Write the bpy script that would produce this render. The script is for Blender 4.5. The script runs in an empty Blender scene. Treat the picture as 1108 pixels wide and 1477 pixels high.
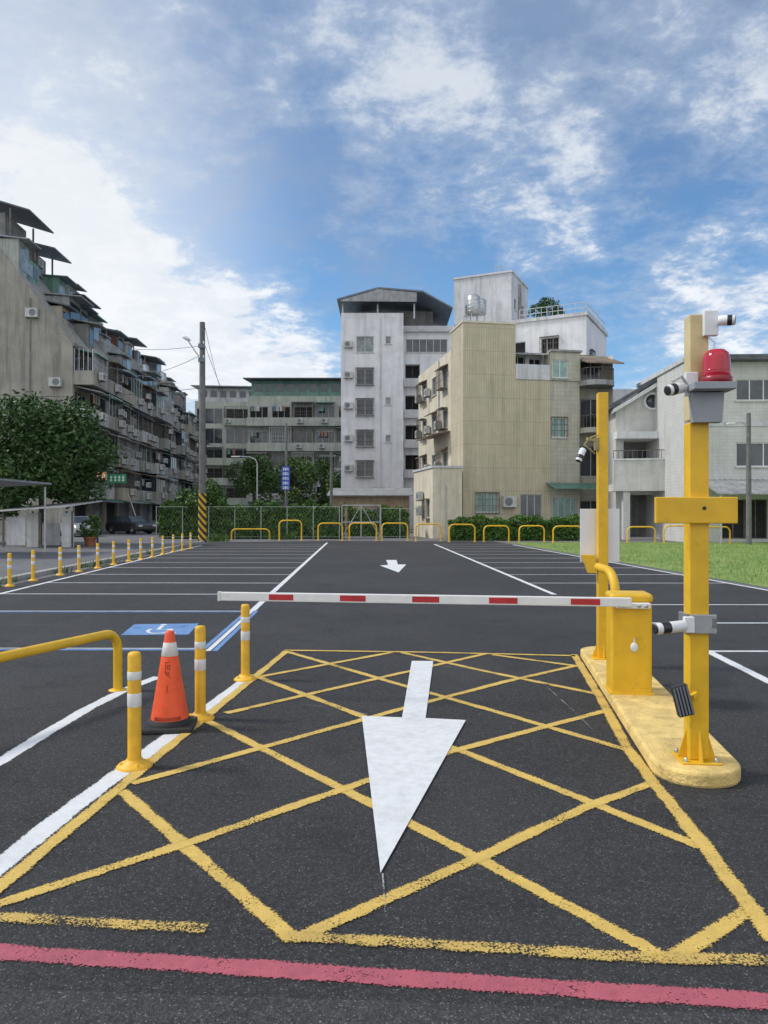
import bpy, math, random
from mathutils import Vector, Matrix
random.seed(11)
SC=bpy.context.scene
C=SC.collection
F,H,CX,CY=1100.0,1.7,554.0,740.0
R=math.radians
def P(px,py,Y): return Vector(((px-CX)/F*Y,Y,H-(py-CY)/F*Y))
def G(px,py,z=0.0):
    Y=(H-z)*F/(py-CY); return Vector(((px-CX)/F*Y,Y,z))
# ------------------------------------------------------------------ mesh helper
class MB:
    def __init__(s): s.v=[];s.f=[];s.sm=[];s.uv=[]
    def add(s,vs,fs,smooth=False,M=None,uvs=None):
        o=len(s.v)
        for p in vs:
            p=Vector(p)
            if M is not None: p=M@p
            s.v.append(tuple(p))
        for i,f in enumerate(fs):
            s.f.append(tuple(o+k for k in f)); s.sm.append(smooth)
            s.uv.append(uvs[i] if uvs else None)
    def box(s,x0,x1,y0,y1,z0,z1,M=None):
        vs=[(x,y,z) for x in (x0,x1) for y in (y0,y1) for z in (z0,z1)]
        s.add(vs,[(0,1,3,2),(4,6,7,5),(0,4,5,1),(2,3,7,6),(0,2,6,4),(1,5,7,3)],False,M)
    def fbox(s,fm,s0,s1,d0,d1,z0,z1):
        vs=[fm(a,b,c) for a in (s0,s1) for b in (d0,d1) for c in (z0,z1)]
        s.add(vs,[(0,1,3,2),(4,6,7,5),(0,4,5,1),(2,3,7,6),(0,2,6,4),(1,5,7,3)])
    def bar(s,a,b,w,h=None,up=(0,0,1)):
        a=Vector(a);b=Vector(b);h=h or w
        d=(b-a).normalized();u=Vector(up)
        if abs(d.dot(u))>.98:u=Vector((0,1,0))
        x=d.cross(u).normalized();y=x.cross(d)
        vs=[]
        for p in (a,b):
            for i,j in ((-1,-1),(1,-1),(1,1),(-1,1)): vs.append(p+x*(i*w/2)+y*(j*h/2))
        s.add(vs,[(0,1,2,3),(7,6,5,4),(0,4,5,1),(1,5,6,2),(2,6,7,3),(3,7,4,0)])
    def tube(s,pts,r,n=8):
        pts=[Vector(p) for p in pts]; k=len(pts)
        rs=r if isinstance(r,(list,tuple)) else [r]*k
        vs=[];px=None
        for i,p in enumerate(pts):
            d=(pts[min(i+1,k-1)]-pts[max(i-1,0)]).normalized()
            if px is None:
                u=Vector((0,0,1)) if abs(d.z)<.9 else Vector((0,1,0))
                px=d.cross(u).normalized()
            else: px=(px-d*px.dot(d)).normalized()
            y=d.cross(px)
            for j in range(n):
                a=2*math.pi*j/n; vs.append(p+(px*math.cos(a)+y*math.sin(a))*rs[i])
        fs=[(i*n+j,i*n+(j+1)%n,(i+1)*n+(j+1)%n,(i+1)*n+j) for i in range(k-1) for j in range(n)]
        s.add(vs,fs,True)
        s.add(vs[:n],[tuple(range(n))]); s.add(vs[-n:],[tuple(range(n))])
    def lathe(s,prof,n=24,M=None,smooth=True):
        vs=[];k=len(prof)
        for r,z in prof:
            for j in range(n):
                a=2*math.pi*j/n; vs.append((r*math.cos(a),r*math.sin(a),z))
        fs=[(i*n+j,i*n+(j+1)%n,(i+1)*n+(j+1)%n,(i+1)*n+j) for i in range(k-1) for j in range(n)]
        s.add(vs,fs,smooth,M)
        if prof[0][0]>1e-4: s.add(vs[:n],[tuple(range(n))],False,M)
        if prof[-1][0]>1e-4: s.add(vs[-n:],[tuple(range(n))],False,M)
    def prism(s,poly,z0,z1,M=None):
        n=len(poly)
        vs=[(x,y,z0) for x,y in poly]+[(x,y,z1) for x,y in poly]
        s.add(vs,[tuple(range(n-1,-1,-1)),tuple(range(n,2*n))]+[(i,(i+1)%n,n+(i+1)%n,n+i) for i in range(n)],False,M)
    def extr(s,pts,off):
        n=len(pts);off=Vector(off)
        vs=[Vector(p) for p in pts]+[Vector(p)+off for p in pts]
        s.add(vs,[tuple(range(n-1,-1,-1)),tuple(range(n,2*n))]+[(i,(i+1)%n,n+(i+1)%n,n+i) for i in range(n)])
    def strip(s,pts,w,z):
        pts=[Vector((p[0],p[1],0)) for p in pts];n=len(pts)
        L=[];Rr=[];acc=[0]
        for i,p in enumerate(pts):
            d=(pts[min(i+1,n-1)]-pts[max(i-1,0)]).normalized(); q=Vector((-d.y,d.x,0))*(w/2)
            L.append((p.x+q.x,p.y+q.y,z));Rr.append((p.x-q.x,p.y-q.y,z))
            if i: acc.append(acc[-1]+(p-pts[i-1]).length)
        for i in range(n-1):
            s.add([L[i],L[i+1],Rr[i+1],Rr[i]],[(3,2,1,0)],False,None,[[(acc[i],1),(acc[i+1],1),(acc[i+1],-1),(acc[i],-1)]])
    def poly(s,pts,z):
        s.add([(p[0],p[1],z) for p in pts],[tuple(range(len(pts)))],False,None,[[(0,0)]*len(pts)])
    def build(s,name,mat,parent=None,bevel=0,label=None,loc=None,seg=2):
        me=bpy.data.meshes.new(name); me.from_pydata(s.v,[],s.f)
        me.polygons.foreach_set('use_smooth',s.sm)
        if any(u for u in s.uv):
            ul=me.uv_layers.new(name='UVMap')
            for p in me.polygons:
                u=s.uv[p.index]
                if u:
                    for k,li in enumerate(p.loop_indices): ul.data[li].uv=u[k]
        me.materials.append(mat); me.update()
        o=bpy.data.objects.new(name,me); C.objects.link(o)
        if parent is not None:o.parent=parent
        if loc is not None:o.location=loc
        if bevel:
            m=o.modifiers.new('Bevel','BEVEL');m.width=bevel;m.segments=seg;m.limit_method='ANGLE';m.angle_limit=R(40)
        if label:o['label']=label
        return o
def tag(o,label,cat,group=None,kind=None):
    if label:o['label']=label
    if cat:o['category']=cat
    if group:o['group']=group
    if kind:o['kind']=kind
    return o
def thing(name,label,cat,loc=(0,0,0),rz=0,group=None):
    o=bpy.data.objects.new(name,None);C.objects.link(o);o.location=loc;o.rotation_euler=(0,0,rz);o.empty_display_size=.2
    return tag(o,label,cat,group)
def struct(o): o['kind']='structure'; return o
def dup(root,loc,rz=None,label=None):
    r=root.copy();C.objects.link(r);r.location=loc
    if rz is not None:r.rotation_euler=(0,0,rz)
    if label:r['label']=label
    for ch in list(root.children):
        c=ch.copy();C.objects.link(c);c.parent=r
        for g in list(ch.children):
            d=g.copy();C.objects.link(d);d.parent=c
    return r
# ------------------------------------------------------------------ materials
class NT:
    def __init__(s,t): s.t=t;s.n=t.nodes;s.l=t.links
    def new(s,ty,**k):
        n=s.n.new(ty)
        for a,b in k.items(): setattr(n,a,b)
        return n
    def link(s,a,b): s.l.new(a,b)
    def setin(s,sock,v):
        if hasattr(v,'is_output'): s.l.new(v,sock)
        else: sock.default_value=v
    def math(s,op,a,b=0.0,clamp=False):
        n=s.new('ShaderNodeMath',operation=op,use_clamp=clamp);s.setin(n.inputs[0],a);s.setin(n.inputs[1],b);return n.outputs[0]
    def mr(s,v,a,b,c=0.,d=1.,smooth=True):
        n=s.new('ShaderNodeMapRange',interpolation_type='SMOOTHSTEP' if smooth else 'LINEAR')
        s.setin(n.inputs[0],v)
        for i,x in enumerate((a,b,c,d)): s.setin(n.inputs[i+1],x)
        return n.outputs[0]
    def noise(s,vec,scale,detail=4,rough=.55,dist=0):
        n=s.new('ShaderNodeTexNoise');s.link(vec,n.inputs['Vector']);n.inputs['Scale'].default_value=scale;n.inputs['Detail'].default_value=detail
        n.inputs['Roughness'].default_value=rough;n.inputs['Distortion'].default_value=dist;return n.outputs['Fac']
    def mix(s,f,a,b,blend='MIX'):
        n=s.new('ShaderNodeMix',data_type='RGBA',blend_type=blend);s.setin(n.inputs[0],f)
        for i,v in ((6,a),(7,b)):
            if hasattr(v,'is_output'): s.l.new(v,n.inputs[i])
            else: n.inputs[i].default_value=(v[0],v[1],v[2],1)
        return n.outputs[2]
    def scalevec(s,vec,sc):
        n=s.new('ShaderNodeMapping');s.link(vec,n.inputs[0]);n.inputs['Scale'].default_value=sc;return n.outputs[0]
def base(name):
    m=bpy.data.materials.new(name);m.use_nodes=True;t=NT(m.node_tree)
    b=m.node_tree.nodes['Principled BSDF'];geo=t.new('ShaderNodeNewGeometry');return m,t,b,geo.outputs['Position'],geo
def mat(name,col,rough=.6,var=.18,scale=2.5,streak=0.,metal=0.,bump=0.,bscale=60,spec=.5,tile=None,dirt=0.):
    m,t,b,pos,geo=base(name)
    n=t.noise(pos,scale,5,.6)
    c=t.mix(t.mr(n,.3,.7),[x*(1-var) for x in col],[min(1,x*(1+var)) for x in col])
    if tile:
        tw,th,dark=tile
        sx=t.new('ShaderNodeSeparateXYZ');t.link(pos,sx.inputs[0])
        u=t.math('ADD',sx.outputs[0],sx.outputs[1])
        cb=t.new('ShaderNodeCombineXYZ');t.link(u,cb.inputs[0]);t.link(sx.outputs[2],cb.inputs[1])
        br=t.new('ShaderNodeTexBrick',offset=0.0);t.link(cb.outputs[0],br.inputs['Vector'])
        br.inputs['Color1'].default_value=(1,1,1,1);br.inputs['Color2'].default_value=(.94,.94,.93,1);br.inputs['Mortar'].default_value=(dark,dark,dark,1)
        br.inputs['Scale'].default_value=1;br.inputs['Brick Width'].default_value=tw;br.inputs['Row Height'].default_value=th
        br.inputs['Mortar Size'].default_value=min(tw,th)*.12;br.inputs['Mortar Smooth'].default_value=.3
        c=t.mix(1.0,c,br.outputs[0],'MULTIPLY')
    if streak:
        sv=t.scalevec(pos,(1.6,1.6,.13)); sn=t.noise(sv,1.3,6,.65)
        k=t.mr(sn,.45,.72,0,streak)
        c=t.mix(k,c,[x*.33 for x in col])
        sv=t.scalevec(pos,(5,5,.25)); sn=t.noise(sv,1.3,5,.6)
        c=t.mix(t.mr(sn,.52,.72,0,streak*.7),c,[x*.4 for x in col])
        sn2=t.noise(pos,.25,3); c=t.mix(t.mr(sn2,.45,.7,0,streak*.5),c,[x*.55 for x in col])
    if dirt:
        dn=t.noise(pos,9,6,.7);c=t.mix(t.mr(dn,.56,.74,0,dirt),c,(.07,.06,.05))
    t.link(c,b.inputs['Base Color']);b.inputs['Roughness'].default_value=rough;b.inputs['Metallic'].default_value=metal
    b.inputs['Specular IOR Level'].default_value=spec
    if bump:
        bn=t.noise(pos,bscale,4);bu=t.new('ShaderNodeBump');bu.inputs['Strength'].default_value=bump;bu.inputs['Distance'].default_value=.02
        t.link(bn,bu.inputs['Height']);t.link(bu.outputs[0],b.inputs['Normal'])
    return m
def asphalt(name,lo,hi,patch=.3,gr=.22):
    m,t,b,pos,geo=base(name)
    f=t.noise(pos,95,3,.75); g=t.noise(pos,30,5,.65); l=t.noise(pos,.35,5,.6); k=t.noise(pos,1.7,6,.68)
    v=t.math('ADD',t.math('MULTIPLY',f,.65),t.math('MULTIPLY',g,.35))
    c=t.mix(t.mr(v,.42,.62),(lo,lo,lo*1.06),(hi,hi,hi*1.04))
    c=t.mix(t.mr(l,.38,.66,0,patch),c,(hi*1.1,hi*1.08,hi*1.1))
    c=t.mix(t.mr(k,.50,.70,0,.5),c,(lo*.6,lo*.6,lo*.62))
    sp=t.noise(pos,110,2,.5); c=t.mix(t.mr(sp,.62,.69,0,.85),c,(gr,gr*.97,gr*.93))
    s2=t.noise(pos,24,2,.5); c=t.mix(t.mr(s2,.70,.74,0,.5),c,(gr*.8,gr*.78,gr*.72))
    t.link(c,b.inputs['Base Color']);b.inputs['Roughness'].default_value=.78;b.inputs['Specular IOR Level'].default_value=.4
    bu=t.new('ShaderNodeBump');bu.inputs['Strength'].default_value=1.0;bu.inputs['Distance'].default_value=.025
    t.link(v,bu.inputs['Height']);t.link(bu.outputs[0],b.inputs['Normal']);return m
def paint(name,col,wear=.33,dark=.25,fray=.2,e0=.6):
    m,t,b,pos,geo=base(name)
    uv=t.new('ShaderNodeTexCoord');sx=t.new('ShaderNodeSeparateXYZ');t.link(uv.outputs['UV'],sx.inputs[0])
    av=t.math('ABSOLUTE',sx.outputs[1])
    fine=t.noise(pos,85,3,.75);mid=t.noise(pos,3.5,7,.72)
    val=t.math('ADD',t.math('MULTIPLY',fine,.52),t.math('MULTIPLY',mid,.48))
    thr=t.math('ADD',t.mr(av,e0,1.0,0,fray),wear)
    fac=t.mr(t.math('SUBTRACT',val,thr),-.02,.035)
    n=t.noise(pos,14,5,.65);n2=t.noise(pos,2.2,5,.65)
    c=t.mix(t.mr(n,.35,.75,0,dark),col,[x*.55 for x in col])
    c=t.mix(t.mr(n2,.48,.72,0,dark),c,[x*.6+.02 for x in col])
    t.link(c,b.inputs['Base Color']);b.inputs['Roughness'].default_value=.75
    bu=t.new('ShaderNodeBump');bu.inputs['Strength'].default_value=.6;bu.inputs['Distance'].default_value=.008
    t.link(fine,bu.inputs['Height']);t.link(bu.outputs[0],b.inputs['Normal'])
    tr=t.new('ShaderNodeBsdfTransparent');mx=t.new('ShaderNodeMixShader')
    t.link(fac,mx.inputs[0]);t.link(tr.outputs[0],mx.inputs[1]);t.link(b.outputs[0],mx.inputs[2])
    t.link(mx.outputs[0],m.node_tree.nodes['Material Output'].inputs[0]);return m
def leafmat(name,a,bc):
    m,t,b,pos,geo=base(name)
    n=t.noise(pos,1.1,4); r=geo.outputs['Random Per Island']
    f=t.math('ADD',t.math('MULTIPLY',r,.5),t.mr(n,.35,.68,0,.5))
    c=t.mix(f,a,bc);t.link(c,b.inputs['Base Color']);b.inputs['Roughness'].default_value=.55;b.inputs['Specular IOR Level'].default_value=.3
    return m
M={}
M['ground']=asphalt('old_asphalt',.12,.20,.4,.32)
M['lot']=asphalt('new_asphalt',.018,.060,.4)
M['road']=asphalt('road_asphalt',.028,.085,.35,.27)
M['white_paint']=paint('white_road_paint',(.72,.73,.74),.34,.28,.2)
M['white_thin']=paint('thin_white_road_paint',(.62,.64,.66),.37)
M['arrow_paint']=paint('white_arrow_paint',(.72,.73,.74),.31,.35)
M['yellow_paint']=paint('yellow_road_paint',(.70,.475,.115),.415,.45,.20,.40)
M['yellow_worn']=paint('worn_yellow_road_paint',(.66,.45,.12),.475,.4,.18,.3)
M['pink_paint']=paint('faded_red_road_paint',(.46,.105,.14),.415,.55,.13)
M['blue_paint']=paint('blue_road_paint',(.15,.29,.56),.41,.3)
M['chalk']=paint('chalk',(.4,.4,.4),.50,.2)
M['yellow']=mat('yellow_enamel',(.76,.45,.018),.42,.09,5,dirt=.28)
M['yellow_pale']=mat('pale_lit_yellow',(.62,.50,.26),.5,.12,5,dirt=.2)  # paler yellow puts the light on the upper tube into its colour
M['yellow_kerb']=mat('yellow_kerb_paint',(.72,.52,.19),.85,.2,6,bump=.6,bscale=50,dirt=.65)
M['yellow_rubber']=mat('yellow_rubber',(.78,.44,.03),.5,.1,8,dirt=.28)
M['reflect']=mat('white_reflective_tape',(.72,.72,.70),.35,.08,8,dirt=.15)
M['red_tape']=mat('red_reflective_tape',(.45,.025,.03),.4,.12,8)
M['boom']=mat('white_enamel_boom',(.76,.76,.75),.4,.05,6,dirt=.18)
M['orange']=mat('orange_cone_plastic',(.82,.095,.02),.5,.12,9,dirt=.22)
M['rubber']=mat('black_rubber',(.02,.02,.02),.75,.3,8,bump=.2)
M['ink']=mat('dark_ink',(.22,.025,.01),.7,.2)
M['black']=mat('black_plastic',(.018,.018,.02),.4,.2)
M['steel']=mat('galvanised_steel',(.45,.46,.47),.4,.15,6,metal=.7)
M['fence_steel']=mat('weathered_green_grey_steel',(.30,.34,.30),.6,.2,6)
M['dgrey']=mat('dark_grey_painted_metal',(.15,.165,.19),.5,.15)
M['mgrey']=mat('grey_painted_metal',(.30,.32,.35),.5,.12)
M['wplastic']=mat('white_plastic',(.72,.73,.74),.4,.06,6,dirt=.08)
M['wsheet']=mat('white_sign_back',(.74,.76,.82),.5,.04)
M['bluesign']=mat('blue_sign_enamel',(.03,.08,.42),.4,.1)
M['whitegl']=mat('white_lettering',(.8,.8,.8),.5,.03)
M['greensign']=mat('green_sign_enamel',(.02,.22,.10),.4,.1)
M['orangesign']=mat('orange_sign_enamel',(.7,.30,.04),.4,.1)
M['concpole']=mat('weathered_concrete_pole',(.15,.15,.15),.8,.2,4,streak=.3)
M['glass']=mat('dark_window_glass',(.04,.05,.06),.08,.5,.8,spec=.8)
M['glass_curtained']=mat('curtained_window_glass',(.20,.23,.24),.15,.4,1.2,spec=.7)  # paler tone of curtains behind the pane
M['glass_green']=mat('green_tinted_glass',(.22,.36,.33),.15,.3,1.5,spec=.8)
M['alu']=mat('aluminium_window_frame',(.48,.49,.50),.45,.12,metal=.2)
M['dkframe']=mat('rusty_dark_grille',(.12,.105,.09),.6,.3)
M['void']=mat('dark_interior',(.02,.02,.022),.9,.3)
M['w_white']=mat('stained_white_wall',(.70,.71,.74),.85,.07,1.2,streak=.28,bump=.15)
M['w_white2']=mat('grimy_white_wall',(.58,.59,.61),.85,.10,1,streak=.5,bump=.15)
M['w_cream']=mat('cream_wall',(.64,.585,.46),.85,.09,1.5,streak=.4,bump=.15)
M['w_stone']=mat('grey_beige_tile_wall',(.50,.475,.40),.8,.08,1.5,streak=.35,tile=(.3,.3,.86))
M['w_beige']=mat('beige_ribbed_tile_wall',(.53,.475,.345),.75,.06,1.5,streak=.32,tile=(.19,1.6,.72))
M['w_gable']=mat('stained_concrete_gable',(.325,.31,.27),.9,.12,.8,streak=.6,bump=.2)
M['w_grey']=mat('grey_stained_wall',(.36,.36,.355),.9,.15,.9,streak=.75,bump=.2)
M['w_warm']=mat('warm_stained_wall',(.40,.365,.30),.9,.15,.9,streak=.75,bump=.2)
M['w_greygreen']=mat('greenish_stained_wall',(.34,.37,.34),.9,.15,.9,streak=.75,bump=.2)
M['w_palegreen']=mat('pale_green_cream_wall',(.46,.49,.43),.9,.10,.9,streak=.5,bump=.2)
M['w_pale']=mat('pale_stained_parapet',(.46,.46,.45),.9,.15,.9,streak=.7,bump=.2)
M['w_dark']=mat('dark_stained_and_shaded_wall',(.22,.22,.215),.9,.25,.9,streak=.5,bump=.2)  # stained walls, and painted shade in recesses and under the canopy
M['w_tile']=mat('pale_grey_tile_wall',(.60,.595,.58),.7,.06,1.5,streak=.2,tile=(.4,.2,.88))
M['w_house']=mat('pale_house_wall',(.58,.575,.55),.8,.1,1.5,streak=.35)
M['w_brown']=mat('brown_plaster_wall',(.33,.26,.18),.9,.2,1.5,streak=.4)
M['awn_green']=mat('green_corrugated_sheet',(.15,.28,.23),.6,.2,2,streak=.5)
M['awn_grey']=mat('grey_corrugated_sheet',(.30,.31,.32),.6,.2,2,streak=.5)
M['awn_white']=mat('white_corrugated_sheet',(.58,.59,.59),.6,.12,2,streak=.4)
M['awn_dark']=mat('dark_metal_roof_sheet',(.09,.10,.115),.55,.25,2,streak=.3)
M['awn_blue']=mat('slate_blue_roof_sheet',(.14,.18,.22),.55,.2,2,streak=.3)
M['awn_brown']=mat('brown_awning_sheet',(.20,.15,.11),.7,.25,2)
M['awn_red']=mat('rusty_red_sheet',(.32,.17,.13),.7,.3,2,streak=.5)
M['ac']=mat('off_white_casing',(.52,.52,.50),.6,.1,3,streak=.4)
M['bark']=mat('tree_bark',(.10,.075,.05),.9,.3,6,bump=.6,bscale=25)
M['leaf_dark']=leafmat('dark_leaves',(.020,.052,.016),(.075,.14,.035))
M['leaf_mid']=leafmat('mid_green_leaves',(.03,.075,.018),(.11,.185,.045))
M['leaf_hedge']=leafmat('hedge_leaves',(.03,.08,.018),(.11,.21,.04))
M['grass_blade']=leafmat('grass_blades',(.12,.22,.035),(.28,.35,.08))
M['carblack']=mat('black_car_paint',(.02,.022,.026),.2,.1,spec=.7)
M['carsilver']=mat('silver_car_paint',(.45,.46,.48),.3,.05,metal=.4)
M['carwhite']=mat('white_car_paint',(.66,.67,.68),.25,.04)
M['carred']=mat('dark_red_paint',(.3,.03,.03),.25,.04)
M['tyre']=mat('tyre_rubber',(.02,.02,.02),.8,.2)
M['lampglass']=mat('pale_lamp_glass',(.6,.6,.58),.15,.05)
M['redlamp']=mat('red_lamp_glass',(.4,.02,.02),.2,.1)
M['terracotta']=mat('terracotta_pot',(.32,.12,.06),.8,.2)
M['wood']=mat('weathered_board',(.42,.39,.34),.8,.25,3,streak=.4)
def lens_red():
    m,t,b,pos,geo=base('red_beacon_plastic')
    b.inputs['Base Color'].default_value=(.44,.006,.022,1);b.inputs['Roughness'].default_value=.14
    b.inputs['Coat Weight'].default_value=.4;return m
M['beacon']=lens_red()
def lawnmat():
    m,t,b,pos,geo=base('lawn_soil')
    n=t.noise(pos,.6,6,.65);k=t.noise(pos,9,5,.7)
    c=t.mix(t.mr(n,.35,.65),(.13,.24,.045),(.25,.32,.09));c=t.mix(t.mr(k,.5,.68,0,.6),c,(.36,.33,.20))
    t.link(c,b.inputs['Base Color']);b.inputs['Roughness'].default_value=.9;return m
M['lawn']=lawnmat()
def stripes():
    m,t,b,pos,geo=base('yellow_black_warning_stripes')
    sx=t.new('ShaderNodeSeparateXYZ');t.link(pos,sx.inputs[0])
    v=t.math('FRACT',t.math('MULTIPLY',t.math('ADD',sx.outputs[2],t.math('MULTIPLY',sx.outputs[0],1.2)),2.4))
    c=t.mix(t.mr(v,.48,.52,smooth=False),(.6,.36,.02),(.02,.02,.02));t.link(c,b.inputs['Base Color']);b.inputs['Roughness'].default_value=.6;return m
M['hazard']=stripes()

# ------------------------------------------------------------------ ground
mb=MB();mb.poly([(-900,-60),(900,-60),(900,2500),(-900,2500)],0);struct(mb.build('ground',M['ground']))
lot_poly=[(-4.2,2.86),(-0.2,2.66),(4.2,2.42),(8.9,2.4),(8.7,10),(8.35,17.0),(6.9,41.5),(6.5,45.8),(-3.4,46.5),(-10.0,44),(-8.75,17),(-7.8,4.0)]
mb=MB();mb.poly(lot_poly,.004);lot=struct(mb.build('parking_lot',M['lot']))
mb=MB();mb.poly([(-60,-8),(60,-8),(60,2.2),(8.9,2.4),(4.2,2.42),(-0.2,2.66),(-4.2,2.86),(-60,3.2)],.0045);struct(mb.build('road',M['road']))
mb=MB();mb.poly([(8.95,2.45),(40,2.45),(40,44),(7.2,44),(8.75,17)],.008);struct(mb.build('lawn',M['lawn']))
mb=MB();mb.extr([(-9.35,16.0,0),(-9.1,16,0),(-10.3,45,0),(-10.55,45,0)],(0,0,.11));struct(mb.build('kerb',mat('kerb_concrete',(.34,.33,.31),.85,.2,4,bump=.3)))
Z1,Z2,Z3,Z4=.0065,.0080,.0095,.0125
def line(pts,w,m='white_thin',z=Z1,name='bay_line'):
    b=MB();b.strip(pts,w,z);return b.build(name,M[m],lot)
def laneL(Y): return -2.16-.0317*(Y-9.35)
def laneR(Y): return 3.54-.031*(Y-15.85)
line([(laneL(43.5),43.5),(laneL(13.2),13.2)],.13,'white_paint',Z2,'lane_line')
line([(laneL(13.2),13.2),(laneL(9.35),9.35)],.07,'white_paint',Z2+.001,'lane_line')
line([(laneL(13.2)+.08,13.2),(laneL(9.35)+.08,9.35)],.08,'blue_paint',Z2,'lane_line')
line([(laneL(13.2)-.08,13.2),(laneL(9.35)-.08,9.35)],.08,'blue_paint',Z2,'lane_line')
line([(laneR(41.5),41.5),(laneR(15.85),15.85)],.13,'white_paint',Z2,'lane_line')
line([(3.97,9.4),(3.74,5.5)],.13,'white_paint',Z2,'lane_line')
line([G(-40,867),G(0,857),G(255,795),(-9.55,40)],.12,'white_paint',Z2,'edge_line')
line([(8.75,12),G(1108,852),G(740,786),],.11,'white_paint',Z2,'edge_line')
y=15.9
while y<43:
    xl=-8.05-(y-16)*.066
    line([(xl,y+.1),(laneL(y),y)],.11)
    if y>16: line([(laneR(y),y),(8.35-(y-17)*.062,y)],.10)
    y+=2.55
for y in (9.35,11.75,14.1): line([(3.95 if y<13 else 3.6,y),(8.7,y)],.11)
line([(-9,13.08),(laneL(13),13.08)],.11,'blue_paint')
line([(-9,13.19),(laneL(13)-.1,13.19)],.06,'white_thin')
line([(-9,9.5),(laneL(9.4),9.44)],.10,'blue_paint')
line([(-9,9.60),(laneL(9.4)-.1,9.54)],.06,'white_thin')
line([G(-60,1128),G(0,1100),G(70,1056),G(130,1021),G(180,996),G(228,977)],.13,'white_paint',Z1,'edge_line')
line([G(352,984),G(225,1078),G(100,1170),G(0,1250),G(-200,1405)],.15,'white_paint',Z1,'edge_line')
for a in ([(778,983),(830,1030),(856,1056)],[(440,1019),(480,1022),(530,1033)],[(630,962),(690,968)],[(552,1264),(556,1320)],[(880,1000),(896,1012)],[(20,902),(62,904)]):
    line([G(*q_) for q_ in a],.010,'chalk',Z4+.003,'chalk_mark')
# ---- markings that are things
bx=MB()
W_=.112
def seg(pts,z,w=W_): bx.strip([G(*p) for p in pts],w,z)
seg([(415,939),(300,1033),(175,1136),(0,1281),(-180,1430)],Z2+.003,.12)
seg([(410,939),(620,942),(830,947)],Z2+.003,.10)
seg([(828,945),(866,1008),(905,1081),(942,1130),(1010,1215),(1120,1362)],Z2+.003,.12)
for a in ([(175,1142),(300,1250),(425,1358)],[(298,1040),(495,1140),(690,1240),(965,1388)],[(368,976),(525,1035),(680,1090),(870,1166),(1012,1224)],
          [(415,941),(590,992),(710,1026),(905,1083)],[(580,942),(690,967),(866,1003)],[(710,945),(836,962)]): seg(a,Z2)
for a in ([(565,942),(376,977)],[(700,944),(600,967),(326,1030)],[(832,961),(730,984),(600,1018),(190,1132)],[(872,1027),(650,1086),(495,1140),(280,1215),(-20,1312)],
          [(942,1131),(845,1166),(690,1240),(430,1356)],[(1090,1308),(968,1388)]): seg(a,Z2+.0015)
o=bx.build('box_junction_marking',M['yellow_paint']);tag(o,'yellow cross hatched keep clear box painted on the asphalt before the barrier','road marking')
for pts_ in ([(-140,1316),(0,1326),(150,1336),(298,1343)],[(412,1354),(560,1362),(700,1370),(960,1387),(1180,1389)]):
    bw=MB();bw.strip([G(*q_) for q_ in pts_],.135,Z2+.0045);bw.build('front_border',M['yellow_worn'],o)
mb=MB();mb.strip([G(-200,1364),G(0,1376),G(400,1401),G(700,1421),G(1108,1447),G(1400,1466)],.115,Z2);tag(mb.build('kerbside_line',M['pink_paint']),'faded pinkish red line painted across the road at the very front','road marking')
mb=MB();mb.poly([G(594,955),G(625,955),G(614,1038),G(672,1041),G(549,1263),G(522,1035),G(580,1037)],Z4+.0015)
tag(mb.build('direction_arrow',M['arrow_paint']),'large white arrow painted on the yellow hatched box, tip toward the viewer','road marking')
mb=MB();mb.poly([G(557,808),G(572,808),G(574,814.5),G(586,814.5),G(575,826),G(548,816),G(560,815)],Z2)
tag(mb.build('direction_arrow',M['white_paint']),'small far white arrow on the asphalt lane beyond the barrier arm','road marking')
sy=thing('accessible_parking_symbol','blue painted rectangle with white wheelchair symbol in the left parking bay','road marking',(0,0,0))
q=[G(194,901),G(287,900),G(272,916),G(174,917)]
mb=MB();mb.poly(q,Z2);mb.build('blue_panel',M['blue_paint'],sy)
def Q(u,v):
    a=q[3].lerp(q[2],u);b=q[0].lerp(q[1],u);return a.lerp(b,v)
mb=MB()
mb.strip([Q(.5+.17*math.cos(t),.38+.26*math.sin(t)) for t in [R(150+i*24) for i in range(11)]],.06,Z3)
mb.strip([Q(.47,.80),Q(.47,.45),Q(.63,.45),Q(.72,.14),Q(.79,.16)],.07,Z3+.0015)
mb.poly([Q(.47+.05*math.cos(t),.9+.07*math.sin(t)) for t in [i*math.pi/5 for i in range(10)]],Z3+.0015)
mb.build('wheelchair_figure',M['white_paint'],sy)

# ------------------------------------------------------------------ bollards
def make_post(label,loc,grp):
    t=thing('flexible_bollard',label,'bollard',loc,0,grp)
    b=MB();b.lathe([(.115,0),(.118,.012),(.10,.03),(.062,.045),(.052,.06)],24)
    for k in range(4):
        a=k*math.pi/2+.5;b.lathe([(.012,.02),(.012,.042),(.006,.046)],8,Matrix.Translation((.088*math.cos(a),.088*math.sin(a),0)))
    b.build('base',M['yellow_rubber'],t)
    b=MB();b.lathe([(.047,.05),(.044,.09),(.044,.745),(.040,.765),(.03,.772),(.0,.775)],24);b.build('post',M['yellow_rubber'],t)
    for z0,z1 in ((.59,.645),(.41,.50)):
        b=MB();b.lathe([(.0445,z0),(.0462,z0+.004),(.0462,z1-.004),(.0445,z1)],24);b.build('reflective_band',M['reflect'],t)
    return t
gp='yellow bollards beside the entrance lane'
p0=make_post('nearest yellow flexible bollard with white bands, left of the orange cone',G(194,1107),gp)
dup(p0,G(289,1038),.8,'middle yellow flexible bollard with white bands, just right of the orange cone')
dup(p0,G(354,981),1.9,'yellow flexible bollard standing under the tip of the barrier arm')
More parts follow.
